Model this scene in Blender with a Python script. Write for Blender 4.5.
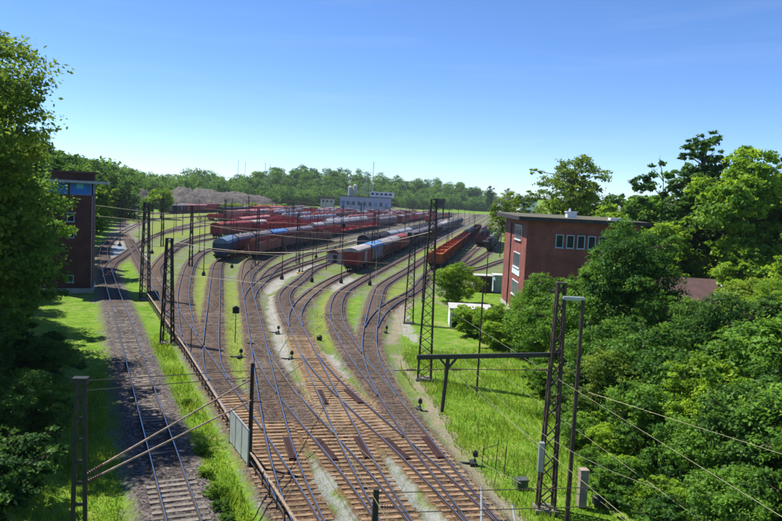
import bpy, math, random
import numpy as np
from mathutils import Vector, Matrix

scene = bpy.context.scene
for o in list(bpy.data.objects):
    bpy.data.objects.remove(o)
COL = scene.collection

# ---------------------------------------------------------------- camera
PITCH, ROLL, CAM_H = math.radians(5.08), math.radians(2.91), 15.3
cam_data = bpy.data.cameras.new('camera')
cam_data.sensor_width = 36.0
cam_data.lens = 36.0 * 720 / 782
cam_data.clip_start = 0.2
cam_data.clip_end = 9000
cam = bpy.data.objects.new('camera', cam_data)
COL.objects.link(cam)
cp, sp, cr, sr = math.cos(PITCH), math.sin(PITCH), math.cos(ROLL), math.sin(ROLL)
_R0, _U0, _F = Vector((1, 0, 0)), Vector((0, sp, cp)), Vector((0, cp, -sp))
_R, _U = cr * _R0 + sr * _U0, -sr * _R0 + cr * _U0
m = Matrix.Identity(4)
for i in range(3):
    m[i][0], m[i][1], m[i][2] = _R[i], _U[i], -_F[i]
m[2][3] = CAM_H
cam.matrix_world = m
scene.camera = cam

# ---------------------------------------------------------------- sky, sun, exposure
SUN_EL = math.radians(58)
SUN_AZ = math.radians(-66)          # measured from +Y towards +X: the sun stands on the left, a little ahead
sun_vec = Vector((math.sin(SUN_AZ) * math.cos(SUN_EL), math.cos(SUN_AZ) * math.cos(SUN_EL), math.sin(SUN_EL)))
world = bpy.data.worlds.new('World')
scene.world = world
world.use_nodes = True
wn, wl = world.node_tree.nodes, world.node_tree.links
bg = wn['Background']
sky = wn.new('ShaderNodeTexSky')
sky.sky_type = 'NISHITA'
sky.sun_disc = False
sky.sun_elevation = SUN_EL
sky.sun_rotation = SUN_AZ
sky.altitude = 3000
sky.air_density = 1.0
sky.dust_density = 0.0
sky.ozone_density = 6.0
hs = wn.new('ShaderNodeHueSaturation')
hs.inputs['Saturation'].default_value = 1.10
hs.inputs['Hue'].default_value = 0.505
wl.new(sky.outputs[0], hs.inputs['Color'])
# faint high cirrus streaks
w_tc = wn.new('ShaderNodeTexCoord'); w_mp = wn.new('ShaderNodeMapping')
w_mp.inputs['Rotation'].default_value = (0.05, -0.10, 0.35); w_mp.inputs['Scale'].default_value = (1.3, 1.6, 13.0)
w_no = wn.new('ShaderNodeTexNoise'); w_no.inputs['Scale'].default_value = 2.2; w_no.inputs['Detail'].default_value = 8; w_no.inputs['Roughness'].default_value = .62; w_no.inputs['Distortion'].default_value = .5
w_rp = wn.new('ShaderNodeValToRGB'); w_rp.color_ramp.elements[0].position = .52; w_rp.color_ramp.elements[0].color = (0, 0, 0, 1); w_rp.color_ramp.elements[1].position = .80; w_rp.color_ramp.elements[1].color = (.075, .075, .075, 1)
w_mx = wn.new('ShaderNodeMix'); w_mx.data_type = 'RGBA'; w_mx.inputs[7].default_value = (5.6, 6.3, 7.0, 1)
wl.new(w_tc.outputs['Generated'], w_mp.inputs[0]); wl.new(w_mp.outputs[0], w_no.inputs['Vector']); wl.new(w_no.outputs[0], w_rp.inputs[0])
wl.new(w_rp.outputs[0], w_mx.inputs[0]); wl.new(hs.outputs[0], w_mx.inputs[6]); wl.new(w_mx.outputs[2], bg.inputs[0])
bg.inputs[1].default_value = 0.123
sun_d = bpy.data.lights.new('sun', 'SUN')
sun_d.energy = 5.0
sun_d.angle = math.radians(0.53)
sun_d.color = (1.0, 0.95, 0.86)
sun = bpy.data.objects.new('sun', sun_d)
COL.objects.link(sun)
sun.rotation_euler = (-sun_vec).to_track_quat('-Z', 'Y').to_euler()
scene.view_settings.view_transform = 'Standard'
scene.view_settings.look = 'None'
scene.view_settings.exposure = 0.62
scene.view_settings.gamma = 1.0
scene.view_settings.use_curve_mapping = False
scene.cycles.max_bounces = 5
scene.cycles.transparent_max_bounces = 4

# ---------------------------------------------------------------- survey of the place (metres)
TRACKS = {
 'T1': [(-1.1,14.0),(-8.29,30.51),(-14.69,45.17),(-20.66,58.93),(-26.62,72.7),(-28.61,77.29),(-31.02,82.79),(-39.9,102.92),(-45.5,115.75),(-48.29,122.17),(-50.67,127.68),(-53.82,135.04),(-56.57,141.47),(-58.9,147.0),(-60.83,151.61),(-62.35,155.32),(-63.82,159.03),(-65.26,162.77),(-65.96,164.64),(-67.0,167.45),(-68.35,171.22),(-69.01,173.11),(-69.99,175.94),(-71.26,179.73),(-72.51,183.54),(-73.72,187.35),(-74.6,190.22),(-75.74,194.05),(-77.4,199.82),(-79.04,205.59),(-80.39,210.4),(-82.25,217.15),(-85.14,227.77),(-86.44,232.6),(-87.97,238.4),(-91.0,250.01),(-92.75,256.79),(-94.72,264.55),(-96.4,271.34),(-97.82,277.17),(-99.7,284.95),(-101.56,292.73),(-102.7,297.59),(-103.37,300.51),(-104.02,303.43),(-104.64,306.35),(-105.02,308.3),(-105.37,310.25),(-105.54,311.22),(-105.84,313.17),(-106.09,315.12),(-106.2,316.1),(-106.3,317.08),(-106.39,318.05),(-106.46,319.03),(-106.51,320.01),(-106.56,320.99),(-106.58,321.96),(-106.6,322.94),(-106.6,323.92),(-106.58,324.9),(-106.56,325.88),(-106.52,326.86),(-106.4,328.82),(-106.23,330.79),(-106.03,332.75),(-105.79,334.72),(-105.53,336.69),(-105.09,339.64),(-104.63,342.59),(-101.87,359.36),(-99.3,375.15),(15.67,1085.0)],
 'T6': [(2.75,14.0),(-0.63,24.46),(-3.11,32.06),(-4.02,34.92),(-4.6,36.83),(-5.15,38.75),(-5.68,40.67),(-6.18,42.61),(-6.67,44.55),(-7.37,47.46),(-8.98,54.27),(-10.33,60.11),(-14.14,76.67),(-18.68,96.14),(-22.52,112.7),(-23.41,116.59),(-24.07,119.52),(-24.69,122.45),(-25.49,126.37),(-26.47,131.27),(-27.6,137.16),(-28.51,142.07),(-29.21,146.0),(-29.69,148.95),(-29.98,150.92),(-30.12,151.9),(-30.37,153.87),(-30.48,154.85),(-30.68,156.83),(-30.84,158.8),(-30.9,159.79),(-30.99,161.76),(-31.03,163.74),(-31.03,164.73),(-31.01,166.71),(-30.95,168.69),(-30.9,169.68),(-30.78,171.66),(-30.71,172.65),(-30.55,174.64),(-30.26,177.61),(-29.93,180.58),(-29.56,183.56),(-29.17,186.53),(-28.75,189.5),(-28.17,193.45),(-27.56,197.4),(-26.79,202.34),(-25.83,208.26),(109.69,1045.0)],
 'T2': [(-2.61,30.13),(-3.29,32.0),(-3.99,33.87),(-4.71,35.74),(-5.45,37.6),(-6.94,41.31),(-7.7,43.16),(-8.85,45.93),(-12.37,54.2),(-16.32,63.39),(-17.5,66.15),(-19.05,69.83),(-24.06,81.82),(-27.94,91.04),(-34.19,105.76),(-42.04,124.15),(-46.73,135.2),(-50.24,143.48),(-52.93,149.94),(-60.53,168.44),(-66.23,182.31),(-75.67,205.45),(-80.19,216.57),(-82.81,223.05),(-86.16,231.41),(-93.19,249.05),(-96.13,256.49),(-97.58,260.22),(-99.01,263.95),(-100.41,267.7),(-102.15,272.39),(-116.57,311.82),(-118.95,318.4),(-120.64,323.11),(-122.62,328.77),(-124.9,335.38),(-143.31,389.32)],
 'T4': [(-13.46,57.04),(-14.14,58.91),(-14.46,59.86),(-14.78,60.81),(-15.08,61.76),(-15.65,63.67),(-16.18,65.6),(-16.69,67.53),(-17.19,69.47),(-17.91,72.38),(-19.08,77.25),(-22.78,92.82),(-28.35,116.17),(-30.88,126.88),(-32.24,132.73),(-33.34,137.6),(-33.76,139.55),(-34.17,141.51),(-34.75,144.44),(-35.1,146.39),(-35.42,148.35),(-35.71,150.3),(-35.95,152.26),(-36.06,153.24),(-36.15,154.22),(-36.23,155.21),(-36.3,156.19),(-36.35,157.17),(-36.39,158.15),(-36.42,159.14),(-36.43,160.12),(-36.43,161.11),(-36.42,162.09),(-36.37,164.06),(-36.26,166.04),(-36.12,168.01),(-35.95,169.99),(-35.75,171.97),(-35.52,173.95),(-35.15,176.91),(-34.75,179.88),(-34.19,183.84),(-33.61,187.8),(-33.01,191.76),(-32.24,196.7),(-31.3,202.63),(-30.18,209.54),(105.61,1048.0)],
 'T3': [(-20.48,73.58),(-21.15,75.46),(-21.47,76.41),(-22.09,78.31),(-23.61,83.07),(-26.32,91.65),(-27.5,95.48),(-28.36,98.35),(-29.2,101.23),(-30.0,104.12),(-31.57,109.91),(-33.37,116.67),(-35.37,124.42),(-36.36,128.29),(-37.09,131.2),(-38.27,136.06),(-39.18,139.95),(-40.06,143.85),(-41.12,148.74),(-41.32,149.72),(-41.71,151.68),(-42.09,153.64),(-42.46,155.61),(-42.98,158.56),(-43.47,161.51),(-43.92,164.47),(-44.19,166.45),(-44.44,168.42),(-44.55,169.41),(-44.75,171.39),(-44.91,173.36),(-44.97,174.35),(-45.02,175.34),(-45.06,176.33),(-45.08,177.32),(-45.09,178.3),(-45.09,179.29),(-45.07,180.27),(-45.04,181.26),(-44.99,182.24),(-44.93,183.23),(-44.85,184.21),(-44.76,185.19),(-44.65,186.17),(-44.54,187.15),(-44.27,189.11),(-43.95,191.07),(-43.61,193.03),(-43.04,195.96),(-42.22,199.87),(-39.87,210.61),(-39.03,214.52),(-38.22,218.43),(-37.45,222.35),(-36.89,225.3),(-36.18,229.23),(-35.51,233.18),(-34.52,239.09),(-31.8,255.87),(102.0,1082.0)],
 'Fa': [(-33.73,104.93),(-34.8,107.74),(-36.19,111.49),(-39.64,120.88),(-40.32,122.76),(-40.99,124.64),(-41.63,126.53),(-42.24,128.44),(-42.81,130.35),(-43.34,132.28),(-43.85,134.21),(-44.58,137.12),(-46.04,142.94),(-46.99,146.83),(-47.45,148.78),(-47.9,150.72),(-49.88,159.51),(-50.96,164.39),(-51.81,168.3),(-52.64,172.21),(-53.46,176.13),(-54.25,180.05),(-54.83,182.99),(-55.39,185.94),(-55.93,188.89),(-56.45,191.85),(-56.78,193.82),(-57.1,195.79),(-57.57,198.75),(-58.01,201.72),(-58.29,203.7),(-58.56,205.68),(-58.82,207.66),(-59.07,209.65),(-59.3,211.63),(-59.51,213.62),(-59.71,215.61),(-59.89,217.6),(-60.05,219.59),(-60.26,222.58),(-60.37,224.57),(-60.47,226.56),(-60.58,229.56),(-60.62,231.55),(-60.63,233.55),(-60.62,235.54),(-60.61,236.53),(-60.55,238.53),(-60.51,239.52),(-60.47,240.52),(-60.35,242.5),(-60.28,243.5),(-60.12,245.48),(-59.93,247.47),(-59.72,249.45),(-59.37,252.43),(-58.85,256.39),(-58.17,261.35),(-57.18,268.28),(-56.3,274.21),(-55.54,279.16),(-54.77,284.1),(-53.66,291.01),(73.32,1075.0)],
 'Fb': [(-50.63,163.4),(-52.53,173.22),(-53.27,177.15),(-53.62,179.11),(-53.79,180.1),(-53.94,181.08),(-54.08,182.07),(-54.21,183.06),(-54.32,184.05),(-54.42,185.05),(-54.59,187.04),(-54.72,189.03),(-54.84,191.03),(-54.94,193.02),(-54.98,194.02),(-55.04,196.02),(-55.05,197.02),(-55.05,198.02),(-55.02,200.01),(-54.91,203.01),(-54.83,205.01),(-54.68,208.0),(-54.56,210.0),(-54.43,211.99),(-54.27,213.98),(-54.1,215.96),(-53.9,217.95),(-53.79,218.94),(-53.55,220.92),(-53.29,222.9),(-53.0,224.88),(-52.55,227.84),(-51.89,231.78),(-49.48,245.57),(-48.29,252.47),(-47.31,258.38),(-45.86,267.27),(80.92,1050.0)],
 'T6b': [(-19.72,101.05),(-19.9,102.04),(-20.06,103.02),(-20.22,104.01),(-20.5,105.98),(-20.73,107.97),(-20.94,109.95),(-21.03,110.95),(-21.11,111.95),(-21.24,113.94),(-21.58,119.93),(-21.76,122.92),(-22.07,126.91),(-22.64,133.88),(-22.86,136.87),(-22.97,138.86),(-23.02,139.86),(-23.06,141.86),(-23.08,143.86),(-23.05,146.85),(-23.0,149.85),(-22.93,152.85),(-22.87,154.85),(-22.75,157.85),(-22.61,160.84),(-22.45,163.83),(-22.33,165.83),(-22.19,167.82),(-22.03,169.81),(-21.84,171.8),(-21.63,173.79),(-21.4,175.77),(-21.13,177.75),(-20.85,179.72),(-20.55,181.7),(-20.08,184.66),(-17.32,201.43),(-15.24,214.26),(121.74,1060.0)],
 'T6e': [(-21.65,122.96),(-21.65,123.95),(-21.63,124.95),(-21.6,125.95),(-21.49,127.94),(-21.35,129.94),(-20.95,134.92),(-20.53,139.9),(-20.24,142.88),(-20.13,143.88),(-19.9,145.86),(-19.64,147.85),(-19.24,150.82),(-18.41,156.76),(-17.98,159.73),(-17.67,161.7),(-16.39,169.6),(-15.94,172.56),(-15.51,175.53),(-15.11,178.5),(-14.62,182.47),(-12.97,196.37),(-12.35,201.33),(-11.96,204.3),(-11.54,207.27),(-11.1,210.24),(-10.48,214.19),(-8.41,227.02),(127.31,1065.0)],
 'T6c': [(-23.33,116.72),(-23.69,118.69),(-24.04,120.66),(-24.55,123.61),(-24.87,125.59),(-25.18,127.56),(-25.32,128.55),(-25.45,129.54),(-25.67,131.53),(-25.86,133.52),(-26.03,135.51),(-26.56,142.5),(-26.83,146.49),(-27.26,153.48),(-27.49,157.47),(-27.62,160.47),(-27.69,162.47),(-27.74,164.47),(-27.76,166.47),(-27.75,167.47),(-27.73,168.46),(-27.7,169.46),(-27.66,170.45),(-27.6,171.44),(-27.53,172.44),(-27.44,173.42),(-27.34,174.41),(-27.22,175.4),(-26.96,177.37),(-26.81,178.35),(-26.49,180.31),(-26.13,182.27),(-25.74,184.22),(-25.12,187.15),(-23.82,193.01),(-23.18,195.94),(-22.56,198.87),(-21.98,201.82),(-21.43,204.76),(-20.91,207.72),(-20.24,211.66),(-19.42,216.6),(117.18,1060.0)],
 'T8': [(6.05,14.0),(2.91,25.59),(0.02,36.2),(-0.49,38.14),(-0.99,40.07),(-1.47,42.02),(-1.94,43.96),(-2.86,47.86),(-4.66,55.66),(-7.99,70.28),(-9.98,79.07),(-12.0,87.84),(-12.88,91.74),(-13.52,94.67),(-14.14,97.61),(-14.51,99.57),(-14.69,100.56),(-15.01,102.53),(-15.3,104.5),(-15.42,105.5),(-15.53,106.49),(-15.63,107.48),(-15.71,108.47),(-15.79,109.47),(-15.84,110.46),(-15.89,111.46),(-15.92,112.46),(-15.93,113.45),(-15.93,114.45),(-15.9,116.45),(-15.68,123.44),(-15.64,126.44),(-15.63,128.44),(-15.64,130.44),(-15.71,136.44),(-15.72,138.44),(-15.72,140.44),(-15.7,141.43),(-15.63,143.43),(-15.58,144.43),(-15.52,145.42),(-15.44,146.41),(-15.35,147.41),(-15.14,149.39),(-14.88,151.38),(-14.47,154.35),(-14.04,157.32),(-13.59,160.28),(-12.82,165.23),(-10.62,179.06),(-9.72,184.99),(-8.24,194.89),(-7.49,199.83),(-6.57,205.76),(-5.31,213.66),(131.77,1060.0)],
 'T8b': [(-10.53,82.02),(-10.89,83.99),(-11.06,84.98),(-11.21,85.96),(-11.36,86.95),(-11.49,87.94),(-11.6,88.93),(-11.71,89.93),(-11.88,91.92),(-11.95,92.92),(-12.07,94.91),(-12.11,95.91),(-12.18,97.91),(-12.2,98.91),(-12.22,100.91),(-12.21,102.91),(-12.2,103.91),(-12.17,104.91),(-12.11,106.91),(-12.02,108.91),(-11.91,110.91),(-11.74,113.9),(-11.61,115.9),(-11.46,117.89),(-11.3,119.89),(-11.1,121.88),(-10.89,123.87),(-10.55,126.85),(-10.32,128.83),(-9.93,131.81),(-9.79,132.8),(-9.5,134.78),(-9.18,136.75),(-8.85,138.73),(-6.99,149.57),(-5.7,157.47),(142.1,1070.0)],
 'T6d': [(1.23,31.33),(0.62,33.23),(0.3,34.17),(-0.36,36.06),(-1.06,37.93),(-1.78,39.79),(-2.52,41.65),(-5.16,48.12),(-6.28,50.91),(-7.37,53.7),(-8.07,55.57),(-8.41,56.51),(-8.74,57.45),(-9.39,59.34),(-9.7,60.29),(-10.31,62.19),(-10.9,64.1),(-11.46,66.02),(-11.73,66.98),(-12.25,68.91)],
 'T11': [(10.02,14.0),(6.85,26.61),(4.88,34.36),(4.16,37.27),(3.69,39.21),(3.0,42.13),(2.34,45.06),(1.69,47.98),(1.07,50.92),(0.68,52.88),(0.32,54.84),(-0.02,56.81),(-0.33,58.79),(-0.62,60.77),(-0.75,61.76),(-0.99,63.74),(-1.21,65.73),(-1.31,66.72),(-1.48,68.71),(-1.56,69.71),(-1.69,71.7),(-1.74,72.7),(-1.83,74.7),(-1.92,77.7),(-1.95,79.7),(-1.98,82.69),(-1.98,97.69),(-1.95,101.69),(-1.87,107.69),(-1.77,113.69),(-1.7,116.69),(-1.62,118.68),(-1.56,119.68),(-1.5,120.67),(-1.42,121.67),(-1.33,122.66),(-1.22,123.65),(-0.98,125.63),(-0.7,127.61),(-0.4,129.59),(0.25,133.53),(1.1,138.46),(3.04,149.28),(3.55,152.24),(4.2,156.18),(6.53,171.0),(8.44,182.84),(154.56,1085.0)],
 'T10': [(0.22,54.84),(-0.46,57.77),(-1.86,63.6),(-2.31,65.55),(-2.74,67.5),(-3.16,69.46),(-3.76,72.4),(-4.33,75.35),(-4.87,78.3),(-5.38,81.25),(-5.69,83.23),(-5.99,85.21),(-6.26,87.19),(-6.5,89.17),(-6.71,91.16),(-6.88,93.15),(-7.03,95.14),(-7.16,97.14),(-7.31,100.14),(-7.42,103.13),(-7.46,105.13),(-7.48,107.13),(-7.47,109.13),(-7.44,110.13),(-7.41,111.12),(-7.35,112.12),(-7.29,113.11),(-7.21,114.11),(-7.12,115.1),(-7.02,116.09),(-6.79,118.08),(-6.53,120.06),(-6.26,122.04),(-5.14,129.97),(-3.55,140.85),(-2.22,149.76),(-0.99,157.66),(0.59,167.54),(147.08,1072.0)],
 'T11b': [(-1.86,83.74),(-1.83,84.74),(-1.73,86.74),(-1.59,88.73),(-1.42,90.72),(-1.21,92.71),(-0.97,94.7),(-0.7,96.68),(-0.4,98.65),(-0.23,99.64),(0.14,101.6),(0.33,102.58),(0.75,104.54),(1.19,106.49),(1.66,108.43),(3.14,114.25),(3.61,116.19),(3.83,117.16),(4.04,118.14),(4.24,119.12),(4.42,120.1),(4.58,121.08),(4.74,122.07),(5.01,124.05),(5.14,125.04),(6.21,133.98),(6.58,136.95),(6.98,139.93),(7.4,142.9),(7.85,145.86),(8.31,148.83),(8.94,152.78),(159.12,1080.0)],
 'T8c': [(5.5,31.48),(4.91,33.39),(4.29,35.3),(3.64,37.19),(2.96,39.08),(2.26,40.96),(1.18,43.77),(0.08,46.57),(-1.77,51.23),(-2.86,54.03),(-3.57,55.91),(-4.25,57.8),(-4.91,59.69),(-5.22,60.64),(-5.83,62.55),(-6.41,64.47),(-6.69,65.44),(-7.21,67.37)],
 'R1': [(6.57,135.99),(6.76,136.97),(6.96,137.95),(7.18,138.92),(7.42,139.89),(7.67,140.86),(8.19,142.79),(10.07,149.53),(11.12,153.39),(11.89,156.29),(12.65,159.2),(13.88,164.04),(14.83,167.93),(15.51,170.84),(16.17,173.77),(17.01,177.68),(17.42,179.64),(18.01,182.58),(19.16,188.47),(20.46,195.35),(23.21,210.1),(27.8,234.68),(29.44,243.53),(30.15,247.47),(30.86,251.41),(31.37,254.36),(31.87,257.32),(32.36,260.28),(32.99,264.23),(34.99,277.08),(35.92,283.0),(38.15,296.83),(163.37,1070.0)],
 'R2': [(11.73,155.35),(12.05,156.29),(12.39,157.23),(12.76,158.15),(13.16,159.06),(13.57,159.97),(14.0,160.87),(15.76,164.46),(16.18,165.37),(16.58,166.28),(16.95,167.2),(17.3,168.13),(17.62,169.08),(17.91,170.03),(18.18,170.99),(18.7,172.92),(20.43,179.7),(21.16,182.61),(22.36,187.47),(23.54,192.33),(24.7,197.19),(25.84,202.06),(27.19,207.91),(28.52,213.76),(29.39,217.67),(30.25,221.57),(31.08,225.49),(31.69,228.42),(32.27,231.36),(32.83,234.31),(33.37,237.26),(33.88,240.21),(34.37,243.17),(34.86,246.13),(37.53,262.92),(40.24,279.71),(164.19,1045.0)],
 'R3': [(13.71,152.33),(14.8,153.97),(15.32,154.8),(15.83,155.64),(16.32,156.49),(16.8,157.35),(17.26,158.22),(17.71,159.09),(18.15,159.97),(18.57,160.87),(18.98,161.76),(19.78,163.57),(20.16,164.49),(20.91,166.32),(21.27,167.25),(21.98,169.11),(23.0,171.92),(24.31,175.69),(26.57,182.32),(27.22,184.2),(27.89,186.09),(28.92,188.9),(29.99,191.69),(31.11,194.47),(31.88,196.31),(32.67,198.15),(33.87,200.89),(37.55,209.1),(38.75,211.85),(39.93,214.6),(41.08,217.37),(42.2,220.15),(43.29,222.94),(44.37,225.74),(45.78,229.48),(47.18,233.23),(48.2,236.05),(49.21,238.88),(50.18,241.71),(51.11,244.56),(51.71,246.46),(52.58,249.33),(53.13,251.25),(53.67,253.17),(54.19,255.1),(54.96,258.0),(56.44,263.81),(58.87,273.52),(60.3,279.34),(60.99,282.26),(61.44,284.21),(62.32,288.11),(62.74,290.07),(63.14,292.02),(63.72,294.96),(64.28,297.91),(65.0,301.84),(65.7,305.78),(67.23,314.65),(75.0,360.0)],
 'T1b': [(-49.0,124.03),(-49.36,124.97),(-49.7,125.91),(-50.35,127.8),(-51.61,131.59),(-52.53,134.45),(-53.12,136.36),(-53.4,137.32),(-53.67,138.28),(-53.92,139.25),(-54.16,140.21),(-54.62,142.16),(-56.15,148.99),(-57.06,152.89),(-61.79,172.32),(-65.32,186.9),(-66.26,190.79),(-66.94,193.71),(-67.38,195.66),(-68.0,198.6),(-70.81,212.31),(-71.39,215.26),(-71.75,217.22),(-71.91,218.21),(-72.05,219.2),(-72.18,220.19),(-72.3,221.18),(-72.52,223.17),(-73.4,232.12),(-73.67,235.11),(-73.84,237.1),(-74.15,241.09),(-74.41,245.08),(-74.63,249.07),(-74.72,251.07),(-74.84,254.06),(-74.94,257.06),(-75.06,261.06),(-75.22,267.06),(-75.34,272.06),(-75.4,275.06),(-75.44,278.05),(-75.46,280.05),(-75.46,282.05),(-75.44,284.04),(-75.39,286.03),(-75.32,288.03),(-75.27,289.02),(-75.16,291.01),(-75.09,292.0),(-74.92,293.99),(-74.73,295.97),(-74.5,297.95),(-74.13,300.92),(-73.71,303.89),(-73.12,307.84),(-72.36,312.78),(-70.95,321.67),(-68.1,339.45),(50.22,1070.0)],
 'T1c': [(-72.25,220.17),(-75.11,235.91),(-75.46,237.88),(-75.78,239.85),(-76.34,243.81),(-77.01,248.77),(-79.11,264.63),(-79.75,269.59),(-80.25,273.55),(-80.74,277.52),(-81.34,282.49),(-82.5,292.42),(-84.67,311.29),(-85.22,316.25),(-85.42,318.24),(-85.61,320.22),(-85.77,322.19),(-85.89,324.16),(-85.93,325.14),(-85.97,326.12),(-85.98,327.09),(-85.98,328.06),(-85.96,329.03),(-85.92,330.0),(-85.86,330.96),(-85.77,331.92),(-85.67,332.87),(-85.53,333.82),(-85.38,334.76),(-85.19,335.7),(-84.99,336.64),(-84.76,337.57),(-84.51,338.5),(-84.23,339.42),(-83.94,340.34),(-83.63,341.26),(-83.3,342.18),(-82.61,344.0),(-81.89,345.83),(-80.42,349.48),(-79.71,351.32),(-79.36,352.25),(-78.7,354.11),(-78.39,355.04),(-78.08,355.98),(-77.79,356.93),(-77.52,357.88),(-77.25,358.83),(-76.75,360.74),(-76.3,362.67),(-75.88,364.62),(-75.49,366.57),(-75.12,368.53),(-74.77,370.49),(-74.27,373.44),(-73.45,378.37),(-71.85,388.24),(42.62,1095.0)],
 'X68': [(-34.87,179.98),(-34.47,183.96),(-34.09,187.94),(-29.75,234.73),(-29.37,238.71),(-29.08,241.69),(-28.87,243.68),(-28.65,245.67),(-28.28,248.64),(-27.87,251.61),(-27.28,255.56),(-26.65,259.51),(-25.53,266.42),(101.06,1048.0)],
 'X77': [(-39.98,210.63),(-39.64,212.6),(-39.47,213.59),(-39.18,215.56),(-39.04,216.55),(-38.78,218.53),(-38.44,221.51),(-38.12,224.49),(-37.7,228.47),(-33.21,272.26),(-32.79,276.23),(-32.46,279.22),(-32.11,282.2),(-31.72,285.17),(-31.29,288.14),(-30.69,292.09),(-28.94,302.96),(97.57,1084.0)],
 'X82': [(-52.27,228.82),(-51.9,230.78),(-51.71,231.76),(-51.3,233.72),(-50.64,236.64),(-49.94,239.56),(-48.27,246.36),(-37.43,290.03),(-36.48,293.91),(-35.78,296.83),(-35.12,299.76),(-34.5,302.69),(-33.94,305.63),(-33.59,307.6),(-33.25,309.57),(-32.6,313.52),(-31.47,320.43),(85.39,1042.0)],
 'X93': [(-49.94,243.62),(-49.67,245.6),(-49.55,246.59),(-49.32,248.58),(-49.01,251.56),(-48.74,254.55),(-48.24,260.53),(-44.68,303.4),(-44.34,307.38),(-44.07,310.37),(-43.77,313.36),(-43.43,316.34),(-43.03,319.31),(-42.74,321.29),(-42.44,323.27),(-41.82,327.22),(-40.7,334.13),(76.21,1056.0)],
 'X105': [(-58.29,261.36),(-58.09,263.35),(-57.9,265.34),(-57.64,268.32),(-57.39,271.31),(-53.69,318.14),(-53.37,322.12),(-53.12,325.11),(-52.94,327.1),(-52.74,329.09),(-52.41,332.06),(-52.02,335.04),(-51.74,337.01),(-51.44,338.99),(-50.82,342.94),(-49.71,349.84),(67.26,1072.0)],
 'X111': [(-54.25,288.05),(-54.03,290.03),(-53.94,291.03),(-53.86,292.02),(-53.73,294.01),(-53.68,295.0),(-53.61,297.0),(-53.59,298.0),(-53.56,299.99),(-53.56,302.99),(-53.57,306.99),(-53.75,348.98),(-53.76,352.98),(-53.73,355.98),(-53.68,357.97),(-53.64,358.97),(-53.53,360.96),(-53.46,361.95),(-53.38,362.94),(-53.17,364.93),(-52.93,366.91),(-52.66,368.88),(-52.36,370.86),(-52.05,372.84),(-50.94,379.74),(56.32,1042.0)],
 'X127': [(-69.33,332.54),(-69.08,334.52),(-68.76,337.5),(-68.48,340.48),(-68.23,343.47),(-67.77,349.45),(-64.52,392.3),(-64.21,396.29),(-63.96,399.27),(-63.68,402.26),(-63.47,404.24),(-63.35,405.24),(-62.97,408.21),(-62.68,410.18),(-62.39,412.16),(-61.76,416.11),(-60.65,423.01),(46.57,1085.0)],
 'X139': [(-81.88,346.03),(-81.27,347.93),(-80.98,348.88),(-80.71,349.83),(-80.46,350.79),(-80.23,351.75),(-80.02,352.72),(-79.82,353.69),(-79.64,354.66),(-79.48,355.64),(-79.33,356.63),(-79.08,358.6),(-78.75,361.57),(-78.35,365.55),(-74.17,409.34),(-73.79,413.32),(-73.48,416.3),(-73.27,418.29),(-73.04,420.27),(-72.66,423.25),(-72.24,426.21),(-71.64,430.17),(-69.89,441.02),(27.45,1042.0)],
 'X146': [(-72.27,386.28),(-72.04,388.26),(-71.94,389.25),(-71.85,390.24),(-71.77,391.23),(-71.71,392.22),(-71.66,393.22),(-71.6,395.21),(-71.59,397.21),(-71.6,399.2),(-71.64,402.2),(-71.73,406.2),(-72.76,449.18),(-72.84,453.18),(-72.86,456.17),(-72.84,458.16),(-72.81,459.16),(-72.77,460.16),(-72.72,461.15),(-72.66,462.14),(-72.58,463.14),(-72.49,464.13),(-72.39,465.12),(-72.15,467.1),(-71.88,469.08),(-71.59,471.05),(-71.28,473.03),(-70.17,479.94),(27.34,1082.0)],
 'X165': [(-103.75,348.53),(-103.5,350.52),(-103.38,351.51),(-103.18,353.49),(-103.08,354.49),(-102.91,356.48),(-102.69,359.47),(-102.24,366.45),(-99.58,409.35),(-99.32,413.34),(-99.11,416.33),(-98.86,419.31),(-98.66,421.3),(-98.55,422.29),(-98.43,423.29),(-98.18,425.27),(-97.9,427.24),(-97.61,429.22),(-96.99,433.17),(-95.87,440.08),(1.62,1042.0)],
 'X171': [(-97.48,387.01),(-97.25,388.99),(-97.15,389.98),(-97.07,390.97),(-97.0,391.97),(-96.94,392.96),(-96.9,393.95),(-96.87,394.95),(-96.85,395.95),(-96.85,396.94),(-96.86,398.94),(-96.93,401.94),(-97.05,405.93),(-98.5,449.92),(-98.61,453.92),(-98.63,455.91),(-98.64,456.91),(-98.62,458.91),(-98.59,459.9),(-98.55,460.9),(-98.49,461.89),(-98.42,462.88),(-98.34,463.88),(-98.24,464.87),(-98.13,465.86),(-98.01,466.85),(-97.75,468.83),(-97.46,470.8),(-97.15,472.78),(-96.04,479.69),(1.51,1082.0)],
 'X178': [(-91.57,423.53),(-91.45,424.52),(-91.35,425.51),(-91.27,426.5),(-91.2,427.49),(-91.15,428.48),(-91.12,429.47),(-91.12,430.46),(-91.13,431.45),(-91.16,432.44),(-91.21,433.43),(-91.28,434.43),(-91.45,436.41),(-91.55,437.4),(-91.77,439.39),(-92.25,443.36),(-97.83,488.04),(-98.07,490.02),(-98.29,492.01),(-98.48,493.99),(-98.56,494.98),(-98.63,495.98),(-98.68,496.97),(-98.71,497.96),(-98.72,498.95),(-98.72,499.94),(-98.69,500.93),(-98.64,501.92),(-98.58,502.91),(-98.49,503.9),(-98.39,504.89),(-98.15,506.86),(-97.87,508.84),(-97.57,510.82),(-96.47,517.73),(-8.64,1060.0)],
 'X36': [(-11.76,171.13),(-11.38,173.09),(-10.99,175.05),(-10.38,177.99),(-9.76,180.92),(0.58,228.81),(2.05,235.65),(2.85,239.57),(3.42,242.52),(3.95,245.47),(4.62,249.41),(6.39,260.26),(133.01,1042.0)],
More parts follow.
